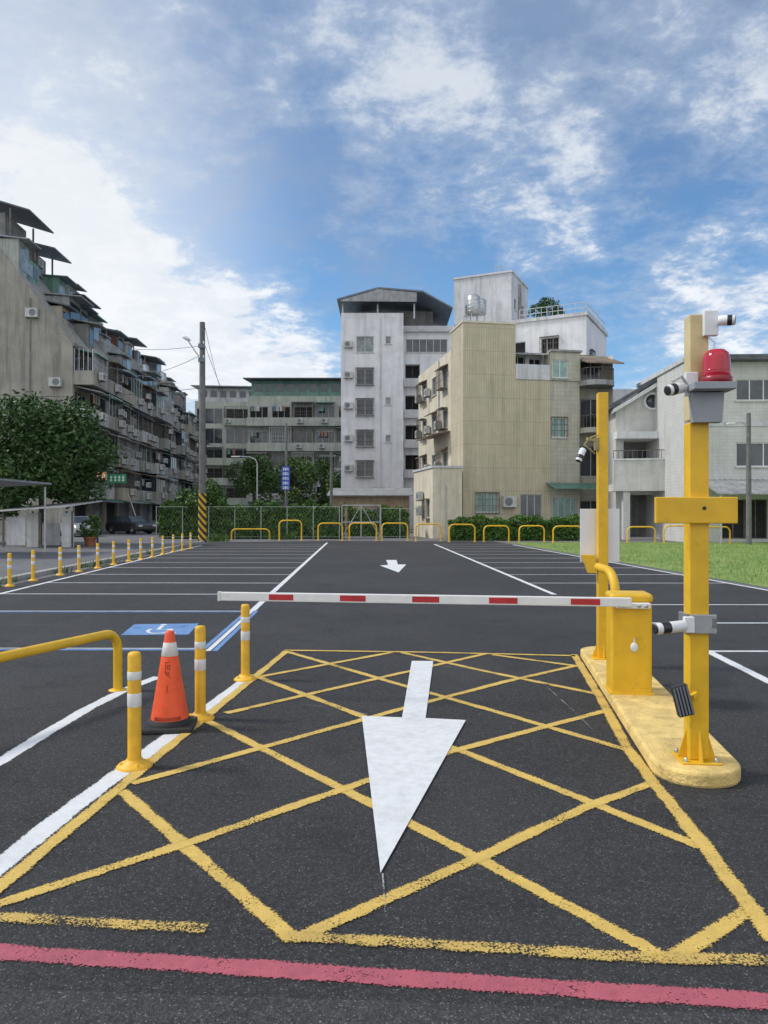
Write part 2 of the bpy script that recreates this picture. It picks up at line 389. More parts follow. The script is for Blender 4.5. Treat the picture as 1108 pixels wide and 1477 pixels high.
ords=['first','second','third','fourth','fifth','sixth','seventh','eighth','ninth','tenth','eleventh','twelfth','thirteenth']
for i,(x,y_) in enumerate([(14,846),(48,838),(87,830),(114,825),(141,820),(164,815),(186,810),(203,807),(220,804),(235,800),(250,796.5),(263,794),(275,791.5)]):
    t=dup(p0,G(x,y_),i*.7,'%s yellow bollard from the left in the row along the weedy side road kerb'%ords[i]);t['group']='yellow bollards along the side road'
# ------------------------------------------------------------------ cone
cn=thing('traffic_cone','orange traffic cone with white band and dark handwriting on a black rubber base','traffic cone',G(245,1050),.12)
b=MB();b.box(-.20,.20,-.20,.20,0,.045);b.build('base',M['rubber'],cn,.015)
b=MB();b.lathe([(.172,.044),(.168,.065),(.15,.085)],28);b.build('base_ring',M['rubber'],cn)
def cr(z): return .148-(z-.07)*(.148-.032)/(.70)
b=MB();b.lathe([(cr(.07),.07),(cr(.2),.2),(cr(.5),.5),(cr(.755),.755),(.028,.768),(.02,.77),(.018,.74)],32);b.build('cone_body',M['orange'],cn)
b=MB();b.lathe([(cr(.575)+.0006,.575),(cr(.575)+.002,.577),(cr(.68)+.002,.678),(cr(.68)+.0006,.68)],32);b.build('reflective_band',mat('grimy_reflective_band',(.70,.66,.62),.35,.12,8,dirt=.2),cn)
b=MB()
def stroke(pts,w=.0045):
    for (a0,z0),(a1,z1) in zip(pts,pts[1:]):
        q0=Vector((math.sin(a0)*(cr(z0)+.002),-math.cos(a0)*(cr(z0)+.002),z0));q1=Vector((math.sin(a1)*(cr(z1)+.002),-math.cos(a1)*(cr(z1)+.002),z1))
        b.bar(q0,q1,w,.002,(math.sin(a0),-math.cos(a0),0))
for st in ([(-.3,.53),(.2,.535)],[(-.25,.53),(-.28,.45)],[(-.08,.51),(.15,.51),(.13,.48),(-.06,.48),(-.08,.51)],[(-.15,.455),(.08,.455),(.05,.435),(-.12,.435),(-.15,.455)],[(-.28,.45),(.25,.41)],
           [(-.06,.36),(-.02,.33),(-.08,.30)]): stroke(st)
for k in range(13):
    a=-.75+k*.12;stroke([(a,.118),(a+.05,.10),(a-.02,.092)],.008)
b.build('handwriting',M['ink'],cn)
# ------------------------------------------------------------------ near guard rail
gr=thing('guard_rail','yellow tubular guard rail with rounded corner at the left edge, near the cone','guard rail',G(170,996))
p=G(170,996);zt=.56
e=Vector((-3.6,4.45,0))-p;e.z=0;ed=e.normalized()
pts=[(0,0,0),(0,0,zt-.16)]
for k in range(1,7):
    a=k*math.pi/12;pts.append(tuple(ed*(.16*(1-math.cos(a)))+Vector((0,0,zt-.16+.16*math.sin(a)))))
L=e.length
pts+= [tuple(ed*(L-.16)+Vector((0,0,zt)))]
for k in range(1,7):
    a=k*math.pi/12;pts.append(tuple(ed*(L-.16+.16*math.sin(a))+Vector((0,0,zt-.16+.16*math.cos(a)))))
pts.append(tuple(ed*L))
b=MB();b.tube(pts,.042,14);b.build('rail',M['yellow'],gr)
for q_ in ((0,0,0),tuple(ed*L)):
    b=MB();b.lathe([(.085,0),(.085,.01),(.05,.02)],20,Matrix.Translation(q_));b.build('flange',M['yellow'],gr)
# ------------------------------------------------------------------ far hoops
def hoop(x0,x1,yt,yb,Y,label):
    a=P(x0,yb,Y);c=P(x1,yb,Y);w=(c.x-a.x)/2;h=(yb-yt)/F*Y;r=min(.28,w*.5,h*.6)
    t=thing('hoop_barrier',label,'barrier',((a.x+c.x)/2,Y,0),0,'yellow hoop barriers across the far end of the lot')
    pts=[(-w,0,0),(-w,0,h-r)]
    for k in range(1,6):
        an=k*math.pi/10;pts.append((-w+r-r*math.cos(an),0,h-r+r*math.sin(an)))
    pts+=[(-x,y,z) for x,y,z in reversed(pts)]
    b=MB();b.tube(pts,.045,8);b.build('hoop',M['yellow'],t)
    for sx in (-w,w):
        b=MB();b.lathe([(.11,0),(.11,.015),(.06,.02)],12,Matrix.Translation((sx,0,0)));b.build('flange',M['yellow'],t)
hl=[(334,389,762,777,49),(403,435,749,778,47),(459,494,754,779,47),(504,543,754,779,47),(551,588,754,779,47),(600,636,755,780,46),(648,685,756,781,45),(698,734,758,781,45),(749,785,758,781,45),(798,839,759,782,44.5),(905,945,761,784,43.5),(958,1001,760,785,43),(1008,1053,761,785,42.5)]
hn=['low wide yellow hoop barrier at the left end of the far row','tall yellow hoop barrier just right of the low one','yellow hoop barrier left of the chain link gate','yellow hoop barrier in front of the chain link gate','yellow hoop barrier right of the chain link gate','yellow hoop barrier below the cream annex wall','yellow hoop barrier at the left end of the clipped hedge','second yellow hoop barrier from the left end of the hedge','third yellow hoop barrier from the left end of the hedge','yellow hoop barrier at the right end of the clipped hedge','yellow hoop barrier on the lawn edge just left of the tall camera pole','yellow hoop barrier on the lawn edge behind the tall camera pole','rightmost yellow hoop barrier on the lawn edge']
for a,n_ in zip(hl,hn): hoop(*a,n_)
# ------------------------------------------------------------------ island and gate
dir_a=Vector((.139,.990,0));per=Vector((.990,-.139,0))
fc=Vector((2.02,4.955,0));bc=fc+dir_a*4.0;rad=.272
poly=[]
for k in range(15):
    a=math.pi*k/14;poly.append(fc-per*(rad*math.cos(a))-dir_a*(rad*math.sin(a)))
for k in range(15):
    a=math.pi*k/14;poly.append(bc+per*(rad*math.cos(a))+dir_a*(rad*math.sin(a)))
b=MB();b.prism([(v.x,v.y) for v in poly],0,.10)
tag(b.build('traffic_island',M['yellow_kerb'],None,.02),'long round ended yellow painted concrete island carrying the barrier gate','traffic island')
bg=thing('barrier_gate','yellow parking barrier cabinet with long red and white boom across the lane','barrier',(2.20,6.86,.10),R(-7.5))
b=MB();b.box(-.175,.175,-.15,.15,0,.80);b.build('cabinet',M['yellow'],bg,.022,seg=3)
b=MB();b.box(-.185,.185,-.16,.16,.803,.89);b.build('lid',M['yellow'],bg,.035,seg=4)
b=MB();b.box(-.185,.185,-.158,.158,-.005,.02);b.build('plinth',M['yellow'],bg,.004)
b=MB();b.box(-.15,.15,-.1535,-.150,.06,.70);b.build('door_panel',M['yellow'],bg,.004)
b=MB();b.lathe([(.04,0),(.04,.008),(.03,.014),(0,.015)],20,Matrix.Translation((.02,-.154,.42))@Matrix.Rotation(R(90),4,'X')@Matrix.Diagonal((.8,1.05,1,1)));b.box(.015,.025,-.162,-.155,.46,.50);b.build('lock_cover',M['wplastic'],bg)
b=MB();b.box(-.14,.15,-.215,-.16,.765,.815);b.build('boom_bracket',M['boom'],bg,.008)
for x in (.05,.11):
    b=MB();b.lathe([(.014,0),(.014,.012),(0,.013)],10,Matrix.Translation((x,-.215,.79))@Matrix.Rotation(R(90),4,'X'));b.build('bracket_bolt',M['steel'],bg)
bm_=MB();bm_.box(-3.72,-.02,-.262,-.218,.785,.865);boom=bm_.build('boom',M['boom'],bg,.007)
for x0,x1 in ((385,422),(492,530),(598,637),(708,748),(822,862)):
    k=3.70/(905-310)
    b=MB();b.box(-3.72+(x0-310)*k,-3.72+(x1-310)*k,-.2655,-.2625,.799,.851);b.build('red_stripe',M['red_tape'],boom)
b=MB();b.box(-3.745,-3.72,-.266,-.214,.781,.869);b.build('end_cap',M['wplastic'],boom,.005)
# --------- main camera pole
mp_=thing('camera_pole','tall yellow square steel pole with red beacon and cameras on the island front','pole',(2.03,4.96,.10),R(-4))
S=1/224.5
def zp(y): return H-(y-CY)*S-.10
b=MB();b.box(-.062,.062,-.062,.062,.012,zp(609));b.build('pole_tube',M['yellow'],mp_,.008)
b=MB();b.box(-.060,.060,-.060,.060,zp(606),zp(453));b.build('upper_tube',M['yellow_pale'],mp_,.008)
b=MB();b.box(-.125,.125,-.125,.125,0,.012);b.build('base_plate',M['yellow'],mp_,.004)
def gussets(par,r0,r1,h):
    for k in range(4):
        Mx=Matrix.Rotation(k*math.pi/2,4,'Z');b=MB();b.add([Mx@Vector(v) for v in ((r0,-.006,.012),(r1,-.006,.012),(r0,-.006,h),(r0,.006,.012),(r1,.006,.012),(r0,.006,h))],[(0,1,2),(5,4,3),(0,3,4,1),(1,4,5,2),(2,5,3,0)]);b.build('gusset',M['yellow'],par)
gussets(mp_,.062,.12,.20)
for k in range(4):
    b=MB();b.lathe([(.014,.01),(.014,.026),(.008,.04),(0,.041)],6,Matrix.Translation((.095*(1 if k%2 else -1),.095*(1 if k>1 else -1),0)));b.build('anchor_bolt',M['steel'],mp_)
xs=lambda px:(px-1004)*S
b=MB();b.box(xs(940),xs(1055),-.10,-.064,zp(755),zp(717));b.build('cross_plate',M['yellow'],mp_,.006)
b=MB();b.lathe([(.012,0),(.012,.004)],16,Matrix.Translation((.018,-.10,zp(733)))@Matrix.Rotation(R(90),4,'X'));b.build('cable_hole',M['black'],mp_)
b=MB();b.extr([(xs(988),-.13,zp(568)),(xs(1034),-.13,zp(568)),(xs(1031),-.13,zp(611)),(xs(991),-.13,zp(611))],(0,.065,0));b.build('junction_box',M['mgrey'],mp_,.004)
b=MB();b.box(xs(984),xs(1042),-.24,-.055,zp(567),zp(557));b.build('beacon_shelf',M['mgrey'],mp_,.003)
Mt=Matrix.Translation((xs(1021),-.15,zp(557)))
b=MB();b.lathe([(.088,0),(.094,.008),(.094,.035),(.084,.045)],28,Mt);bcn=b.build('beacon',mat('dark_red_beacon_base',(.26,.012,.025),.35,.1),mp_)
b=MB();b.lathe([(.084,.045),(.086,.05),(.083,.10),(.080,.16),(.072,.19),(.05,.21),(.02,.217),(.0,.218)],40,Mt);b.build('beacon_dome',M['beacon'],bcn)
b=MB();b.lathe([(.0845,.074),(.0865,.078),(.0845,.082)],28,Mt);b.build('dome_ring',M['beacon'],bcn)
def bullet(par,p,d,l,r,name='bullet_camera',m='wplastic'):
    p=Vector(p);d=Vector(d).normalized();Mx=Matrix.Translation(p)@d.to_track_quat('Z','Y').to_matrix().to_4x4()
    b=MB();b.lathe([(r*.75,-l*.5),(r,-l*.42),(r,l*.42),(r*.93,l*.5)],20,Mx);c=b.build(name,M[m],par)
    b=MB();b.lathe([(r*.88,l*.49),(r*.84,l*.53),(r*.5,l*.54),(.0,l*.53)],20,Mx);b.build('lens',M['black'],c)
    b=MB();b.lathe([(r*1.02,l*.05),(r*1.05,l*.08),(r*1.05,l*.3),(r*1.02,l*.33)],20,Mx);b.build('lens_collar',M['black'],c)
    return c
b=MB();b.box(xs(1008),xs(1028),-.10,-.061,zp(486),zp(450));b.build('camera_bracket',M['wplastic'],mp_,.005)
bullet(mp_,(xs(1037),-.12,zp(466)),(1,-.35,-.05),.10,.032)
b=MB();b.tube([(xs(1014),-.08,zp(486)),(xs(1024),-.085,zp(496)),(xs(1022),-.07,zp(506))],.005,6);b.build('cable',M['wplastic'],mp_)
b=MB();b.box(xs(982),xs(1000),-.10,-.061,zp(572),zp(538));b.build('camera_bracket',M['wplastic'],mp_,.005)
bullet(mp_,(xs(966),-.13,zp(563)),(-1,-.45,-.25),.13,.036)
b=MB();b.tube([(xs(985),-.09,zp(556)),(xs(975),-.12,zp(545)),(xs(962),-.12,zp(552))],.010,6);b.build('camera_arm',M['ac'],mp_)
b=MB();b.box(-.085,.10,-.09,-.064,zp(913),zp(886));b.box(-.085,-.066,-.09,.09,zp(913),zp(886));b.box(.066,.10,-.09,.09,zp(906),zp(890));b.build('clamp',M['steel'],mp_,.003)
b=MB();b.box(-.115,-.05,-.13,-.091,zp(911),zp(888));b.build('camera_bracket',M['wplastic'],mp_,.006)
bullet(mp_,(xs(957),-.16,zp(902)),(-1,-.3,-.08),.21,.036)
Mx=Matrix.Translation((xs(977),-.11,zp(1008)))@Matrix.Rotation(R(-14),4,'Y')
b=MB();b.box(-.05,.05,-.02,.03,-.10,.10,Mx);led=b.build('floodlight',M['black'],mp_,.008)
for k in range(5):
    b=MB();b.box(-.046+k*.02,-.036+k*.02,-.028,-.0205,-.09,.09,Mx);b.build('cooling_fin',M['dgrey'],led)
b=MB();b.bar((-.05,-.08,zp(1005)),(-.02,-.06,zp(1000)),.03);b.build('floodlight_bracket',M['yellow'],mp_)
# --------- second post
sp=thing('camera_post','yellow square post with hanging white camera and white panel behind the barrier cabinet','pole',(2.41,8.42,.10),R(-5))
S2=8.42/1100
z2=lambda y:H-(y-CY)*S2-.10
x2=lambda px:(px-870)*S2
b=MB();b.box(-.055,.055,-.055,.055,.012,z2(567));b.build('pole_tube',M['yellow'],sp,.006)
b=MB();b.box(-.115,.115,-.115,.115,0,.012);b.build('base_plate',M['yellow'],sp,.004)
gussets(sp,.055,.11,.17)
b=MB();b.box(x2(840),x2(896),.06,.072,z2(811),z2(734));b.build('panel',M['wsheet'],sp,.003)
b=MB();b.extr([(x2(840),-.08,z2(800)),(x2(858),-.08,z2(800)),(x2(860),-.08,z2(826)),(x2(849),-.08,z2(826))],(0,.10,0));b.build('bracket',M['yellow'],sp,.004)
b=MB();b.box(x2(858),x2(864),-.08,.0,z2(650),z2(632));b.bar((x2(862),-.05,z2(637)),(x2(846),-.10,z2(634)),.03,.03);b.tube([(x2(862),-.06,z2(628)),(x2(852),-.09,z2(632)),(x2(842),-.11,z2(642)),(x2(850),-.12,z2(650)),(x2(858),-.06,z2(655))],.010,6);b.build('camera_bracket',mat('tarnished_bracket',(.28,.22,.1),.6,.3),sp)
bullet(sp,(x2(837),-.13,z2(657)),(-.45,-.25,-1),.15,.036)
gh=thing('guard_tube','bent yellow steel guard tube standing between barrier cabinet and rear post','guard rail',(2.29,7.55,.10))
pts=[(0,0,0),(0,0,.80)]
for k in range(1,8):
    a=k*math.pi/14;pts.append((-.02*(1-math.cos(a)),.22*(1-math.cos(a)),.80+.22*math.sin(a)))
pts.append((-.03,.5,1.03))
b=MB();b.tube(pts,.045,14);b.build('tube',M['yellow'],gh)
b=MB();b.lathe([(.09,0),(.09,.012),(.05,.018)],18);b.build('flange',M['yellow'],gh)

# ------------------------------------------------------------------ buildings
def ffront(y0=0): return lambda s,d,z:(s,y0-d,z)
def fleft(x0=0): return lambda s,d,z:(x0-d,s,z)
def fright(x0): return lambda s,d,z:(x0+d,s,z)
def wallh(mb,fm,s0,s1,z0,z1,holes,dep=.18):
    S_=sorted({s0,s1}|{min(max(h[0],s0),s1) for h in holes}|{min(max(h[0]+h[2],s0),s1) for h in holes})
    Zs=sorted({z0,z1}|{min(max(h[1],z0),z1) for h in holes}|{min(max(h[1]+h[3],z0),z1) for h in holes})
    for a,b_ in zip(S_,S_[1:]):
        for c,d in zip(Zs,Zs[1:]):
            ms,mz=(a+b_)/2,(c+d)/2
            if any(h[0]<ms<h[0]+h[2] and h[1]<mz<h[1]+h[3] for h in holes): continue
            mb.add([fm(a,0,c),fm(b_,0,c),fm(b_,0,d),fm(a,0,d)],[(0,1,2,3)])
    for s,z,w,h in holes[:]:
        for (a,c),(b_,d) in (((s,z),(s+w,z)),((s+w,z),(s+w,z+h)),((s+w,z+h),(s,z+h)),((s,z+h),(s,z))):
            mb.add([fm(a,0,c),fm(b_,0,d),fm(b_,-dep,d),fm(a,-dep,c)],[(0,1,2,3)])
def shell(b,W,D,z0,z1,holes=None,x0=0,y0=0):
    holes=holes or {}
    wallh(b,ffront(y0),x0,x0+W,z0,z1,holes.get('front',[]))
    wallh(b,fleft(x0),y0,y0+D,z0,z1,holes.get('left',[]))
    wallh(b,fright(x0+W),y0,y0+D,z0,z1,holes.get('right',[]))
    b.add([(x0,y0+D,z0),(x0+W,y0+D,z0),(x0+W,y0+D,z1),(x0,y0+D,z1)],[(0,1,2,3)])
    b.add([(x0,y0,z1),(x0+W,y0,z1),(x0+W,y0+D,z1),(x0,y0+D,z1)],[(0,1,2,3)])
def window(par,fm,s,z,w,h,pm='glass',fr='alu',mull=1,grille=False,hood=None,dep=.15,sill=True,gout=.3):
    b=MB();t=.06
    b.fbox(fm,s,s+t,-dep,-dep+.07,z,z+h);b.fbox(fm,s+w-t,s+w,-dep,-dep+.07,z,z+h)
    b.fbox(fm,s+t,s+w-t,-dep,-dep+.07,z,z+t);b.fbox(fm,s+t,s+w-t,-dep,-dep+.07,z+h-t,z+h)
    for k in range(mull):
        c=s+w*(k+1)/(mull+1);b.fbox(fm,c-.03,c+.03,-dep,-dep+.06,z+t,z+h-t)
    o=b.build('window',M[fr],par)
    b=MB();b.fbox(fm,s+.02,s+w-.02,-dep-.03,-dep+.02,z+.02,z+h-.02);b.build('pane',M[pm],o)
    if sill:
        b=MB();b.fbox(fm,s-.08,s+w+.08,.002,.09,z-.09,z-.01);b.build('sill',M['ac'],o)
    if grille:
        b=MB();n=max(3,int(w/.22));g0,g1=.02,gout
        for k in range(n+1):
            c=s-.05+(w+.1)*k/n;b.fbox(fm,c-.014,c+.014,g1-.03,g1,z-.05,z+h+.05)
        for zz in (z-.08,z+h*.33,z+h*.66,z+h+.05): b.fbox(fm,s-.06,s+w+.06,g1-.035,g1+.005,zz,zz+.035)
        b.fbox(fm,s-.06,s+w+.06,g0,g1-.03,z+h+.06,z+h+.085);b.fbox(fm,s-.06,s+w+.06,g0,g1-.03,z-.085,z-.06)
        b.build('grille',M['dkframe'],o)
    if hood: awning(o,fm,s-.15,s+w+.15,z+h+.2,.6,hood,'hood')
    return o
def awning(par,fm,s0,s1,z,out,m,name='awning',drop=.25):
    b=MB();n=max(2,int((s1-s0)/.3))
    vs=[fm(s0,.01,z),fm(s1,.01,z),fm(s1,out,z-drop),fm(s0,out,z-drop),fm(s0,.01,z+.05),fm(s1,.01,z+.05),fm(s1,out,z-drop+.05),fm(s0,out,z-drop+.05)]
    b.add(vs,[(0,1,2,3),(4,5,6,7),(0,1,5,4),(1,2,6,5),(2,3,7,6),(3,0,4,7)])
    for k in range(n+1):
        c=s0+(s1-s0)*k/n;b.bar(fm(c,.02,z+.06),fm(c,out,z-drop+.06),.04,.04)
    return b.build(name,M[m],par)
def aircon(par,fm,s,z,w=.8,h=.6,dp=.35):
    b=MB();b.fbox(fm,s,s+w,.08,.08+dp,z,z+h);o=b.build('air_conditioner',M['ac'],par)
    b=MB();c=Vector(fm(s+w*.38,.085+dp,z+h/2));ux=(Vector(fm(1,0,0))-Vector(fm(0,0,0)));uz=Vector((0,0,1));nn=(Vector(fm(0,1,0))-Vector(fm(0,0,0)))
    r=h*.38;n=12;vs=[c+ux*(r*math.cos(k*2*math.pi/n))+uz*(r*math.sin(k*2*math.pi/n)) for k in range(n)]
    b.extr(vs,nn*.015);b.build('fan_grille',M['dgrey'],o)
    b=MB();b.fbox(fm,s+.05,s+.1,.005,.08+dp,z-.06,z-.005);b.fbox(fm,s+w-.1,s+w-.05,.005,.08+dp,z-.06,z-.005);b.build('bracket',M['dkframe'],o)
def balcony(par,fm,s,z,w,fh,out,wm,style,rng):
    b=MB()
    b.fbox(fm,s,s+w,.003,out,z-.16,z);b.fbox(fm,s,s+w,out-.12,out,z+.003,z+.95)
    b.fbox(fm,s,s+.1,.003,out-.123,z+.003,z+.95);b.fbox(fm,s+w-.1,s+w,.003,out-.123,z+.003,z+.95)
    o=b.build('balcony',M[wm],par)
    top=z+fh-.35
    if style=='cage':
        b=MB();n=int(w/.28)
        for k in range(n+1):
            c=s+.05+(w-.1)*k/n;b.fbox(fm,c-.02,c+.02,out-.08,out-.045,z+.955,top)
        for k in range(5):
            c=.1+(out-.2)*k/4
            for ss in (s+.05,s+w-.05): b.fbox(fm,ss-.02,ss+.02,c-.02,c+.02,z+.955,top)
        for zz in (z+1.3,z+1.75,top): b.fbox(fm,s+.03,s+w-.03,out-.085,out-.04,zz,zz+.04)
        b.build('grille',M[rng.choice(['dkframe','dkframe','dkframe','alu'])],o)
    elif style=='glazed':
        b=MB();b.fbox(fm,s+.04,s+w-.04,out-.09,out-.05,z+.955,top);b.fbox(fm,s+.03,s+.06,.05,out-.095,z+.955,top);b.fbox(fm,s+w-.06,s+w-.03,.05,out-.095,z+.955,top);b.build('glazing',M[rng.choice(['glass','glass','glass_curtained'])],o)
        b=MB();n=4
        for k in range(n+1):
            c=s+.05+(w-.1)*k/n;b.fbox(fm,c-.03,c+.03,out-.047,out-.02,z+.955,top)
        b.fbox(fm,s+.02,s+w-.02,out-.05,out-.015,top+.002,top+.07);b.build('glazing_frame',M['alu'],o)
    else:
        b=MB();b.tube([fm(s+.1,out-.2,top-.5),fm(s+w-.1,out-.2,top-.5)],.02,6);b.build('clothes_rail',M['alu'],o)
        for k in range(rng.randint(2,4)):
            c=s+.4+(w-1.2)*k/4+rng.random()*.2;b=MB();b.fbox(fm,c,c+.4,out-.21,out-.19,top-1.2,top-.5)
            b.build('laundry',M[rng.choice(['ac','awn_blue','awn_red','w_pale','awn_green'])],o)
    return o
# ---- left row of apartments
rowdir=Vector((-.049,1,0)).normalized();rowrz=math.atan2(rowdir.y,rowdir.x)
row0=Vector((-24.5,60,0));acc=0
rowspec=[('w_gable','nearest old apartment block on the left with a tall blank slanting gable wall',12),('w_grey','second old apartment block in the left row, grey with caged balconies',12),('w_greygreen','third old apartment block in the left row, greenish stained balconies',12.5),('w_warm','farthest old apartment block of the left row, warm grey stained balconies',12.5)]
row_things=[]
for bi,(wm,lab,Lr) in enumerate(rowspec):
    rng=random.Random(70+bi)
    o=row0+rowdir*acc;acc+=Lr+.05
    e=thing('apartment_building',lab,'building',o,rowrz,'old apartment blocks along the side road');row_things.append(e)
    fm=ffront(0);fh=3.0;nb=3;bw_=Lr/nb
    holes=[]
    for fl in range(5):
        for k in range(nb):
            holes.append((k*bw_+.5,fl*fh+.15 if fl else .02,bw_-1.0,2.3 if fl else 2.6))
    b=MB();wallh(b,fm,0,Lr,0,15,holes,.25)
    if bi==0: prof=[(0,0),(0,15),(5.7,22.6),(12,22.6),(12,0)]
    else: prof=[(0,0),(0,15),(1.4,15),(1.4,17.9),(4.2,17.9),(4.2,20.3),(12,20.3),(12,0)]
    n=len(prof)
    for xx in (0,Lr): b.add([(xx,y_,z_) for y_,z_ in prof],[tuple(range(n))])
    for k in range(1,n): 
        (ya,za),(yb,zb)=prof[k],prof[(k+1)%n]
        b.add([(0,ya,za),(Lr,ya,za),(Lr,yb,zb),(0,yb,zb)],[(0,1,2,3)])
    b.build('wall',M[wm],e)
    b=MB();b.box(.02,Lr-.02,-.18,-.02,14.85,15.12);b.build('cornice',M['w_dark'],e)
    for fl in range(5):
        for k in range(nb):
            s=k*bw_;z=fl*fh
            hx=holes[fl*nb+k]
            if fl==0:
                b=MB();b.fbox(fm,hx[0],hx[0]+hx[2],-.24,-.2,hx[1],hx[1]+hx[3]);b.build('shop_front',M[rng.choice(['void','dgrey','awn_grey'])],e)
                awning(e,fm,s+.1,s+bw_-.1,3.1,rng.uniform(1.6,2.6),rng.choice(['awn_green','awn_grey','awn_red','awn_blue']),drop=.5)
                continue
            window(e,fm,hx[0],hx[1],hx[2],hx[3],rng.choice(['glass','glass','glass_curtained']),'alu',2,sill=False,dep=.2)
            out=rng.choice([.9,1.2,1.6])
            balcony(e,fm,s+.1,z,bw_-.2,fh,out,rng.choice([wm,'w_pale','w_gable','w_greygreen','w_warm','w_grey']),rng.choice(['cage','cage','glazed','open','cage']),rng)
            if rng.random()<.75: awning(e,fm,s+rng.uniform(.05,.5),s+bw_-rng.uniform(.1,.6),z+fh-.28,out+rng.uniform(.2,.8),rng.choice(['awn_grey','awn_green','awn_blue','awn_dark','awn_brown','awn_grey']),drop=rng.uniform(.25,.5))
            if rng.random()<.7: aircon(e,lambda a,d,zz,oo=out:(a,-d-oo,zz),s+rng.uniform(.3,2.6),z+rng.uniform(.1,.4))
            if rng.random()<.4: aircon(e,lambda a,d,zz,oo=out:(a,-d-oo,zz),s+rng.uniform(.3,2.6),z+rng.uniform(1.1,1.6),.7,.5)
            if rng.random()<.45:
                b=MB();x_=s+rng.uniform(.4,bw_-.5);b.tube([(x_,-out-.05,z-.1),(x_,-out-.05,z+2.6)],.05,6);b.build('drain_pipe',M['awn_grey'],e)
    ncl=9
    for k in range(ncl):
        sx=Lr*k/ncl+rng.uniform(0,.5);w=rng.uniform(1.4,3.2)
        yy=rng.choice([.6,1.8,3.0,4.2]) if bi==0 else rng.choice([.1,.9,3.0,4.6])
        zb=15+yy*1.33 if bi==0 else (15 if yy<1.3 else (17.9 if yy<4 else 20.3))
        hh=rng.uniform(1.3,2.7)
        b=MB();b.box(sx,sx+w,yy,yy+2.6,zb-.6,zb+hh);pn=b.build('roof_room',M[rng.choice(['w_grey','awn_grey','awn_green','w_warm','w_greygreen','awn_red','w_pale','w_dark'])],e)
        nw=rng.choice([1,2])
        for j in range(nw):
            ww=(w-.4)/nw
            b=MB();b.box(sx+.2+j*ww+.06,sx+.2+(j+1)*ww-.06,yy-.03,yy-.003,zb+.4,zb+hh-.35);b.build('roof_window',M[rng.choice(['glass','glass_curtained'])],pn)
        st_=rng.choice(['shed','shed','flat','none'])
        ov=rng.uniform(.3,1.1);rise=rng.uniform(.1,.7)
        if st_=='shed':
            b=MB();b.extr([(sx-.2,yy-ov,zb+hh-.1),(sx-.2,yy+2.9,zb+hh+rise),(sx-.2,yy+2.9,zb+hh+rise+.1),(sx-.2,yy-ov,zb+hh)],(w+.4,0,0));b.build('roof_sheet',M[rng.choice(['awn_dark','awn_blue','awn_grey','awn_green'])],pn)
        elif st_=='flat':
            b=MB();b.box(sx-.15,sx+w+.15,yy-.2,yy+2.75,zb+hh+.003,zb+hh+.2);b.build('roof_slab',M['w_grey'],pn)
            if rng.random()<.6:
                b=MB();b.lathe([(.45,zb+hh+.203),(.5,zb+hh+.4),(.5,zb+hh+1.3),(.2,zb+hh+1.5),(0,zb+hh+1.52)],14,Matrix.Translation((sx+w*.5,yy+1.2,0)));b.build('roof_tank',M['steel'],pn)
    ztop=prof[-2][1]
    if bi==0: ck=[(0.4,4.6,3.4,1.6),(5.6,3.6,2.2,1.2)]
    elif bi==1: ck=[(1.0,4.5,2.6,.6)]
    elif bi==2: ck=[(0.5,3.0,1.9,.9),(7.0,4.4,2.6,.4)]
    else: ck=[(4.0,5.0,2.3,.7)]
    for sx,w,hz,ri in ck:
        yy=5.0;z_=ztop+hz
        b=MB();b.extr([(sx-.2,yy-1.6,z_-.5),(sx-.2,yy+5.4,z_-.1+ri),(sx-.2,yy+5.4,z_+.02+ri),(sx-.2,yy-1.6,z_-.38)],(w+.4,0,0));rf=b.build('canopy_roof',M[rng.choice(['awn_dark','awn_blue'])],e)
        for xx in (sx+.1,sx+w-.1):
            for y_ in (yy,yy+5): 
                b=MB();b.box(xx-.06,xx+.06,y_-.06,y_+.06,ztop+.002,z_-.2);b.build('canopy_post',M['dkframe'],rf)
        b=MB();b.box(sx+.3,sx+w-.3,yy+.5,yy+4.5,ztop+.003,z_-.5);b.build('roof_room',M[rng.choice(['w_grey','w_dark','awn_grey'])],e)
        aircon(e,lambda a,d,zz:(a,5.4-d,zz),sx+.6,ztop+.5)
aircon(row_things[0],fleft(0),.8,11.6,.9,.7)
aircon(row_things[0],fleft(0),2.6,18.2-1.2,.9,.7)
b=MB();b.fbox(fleft(0),3.2,3.3,.003,.1,4,18.6);b.build('drain_pipe',M['w_dark'],row_things[0])
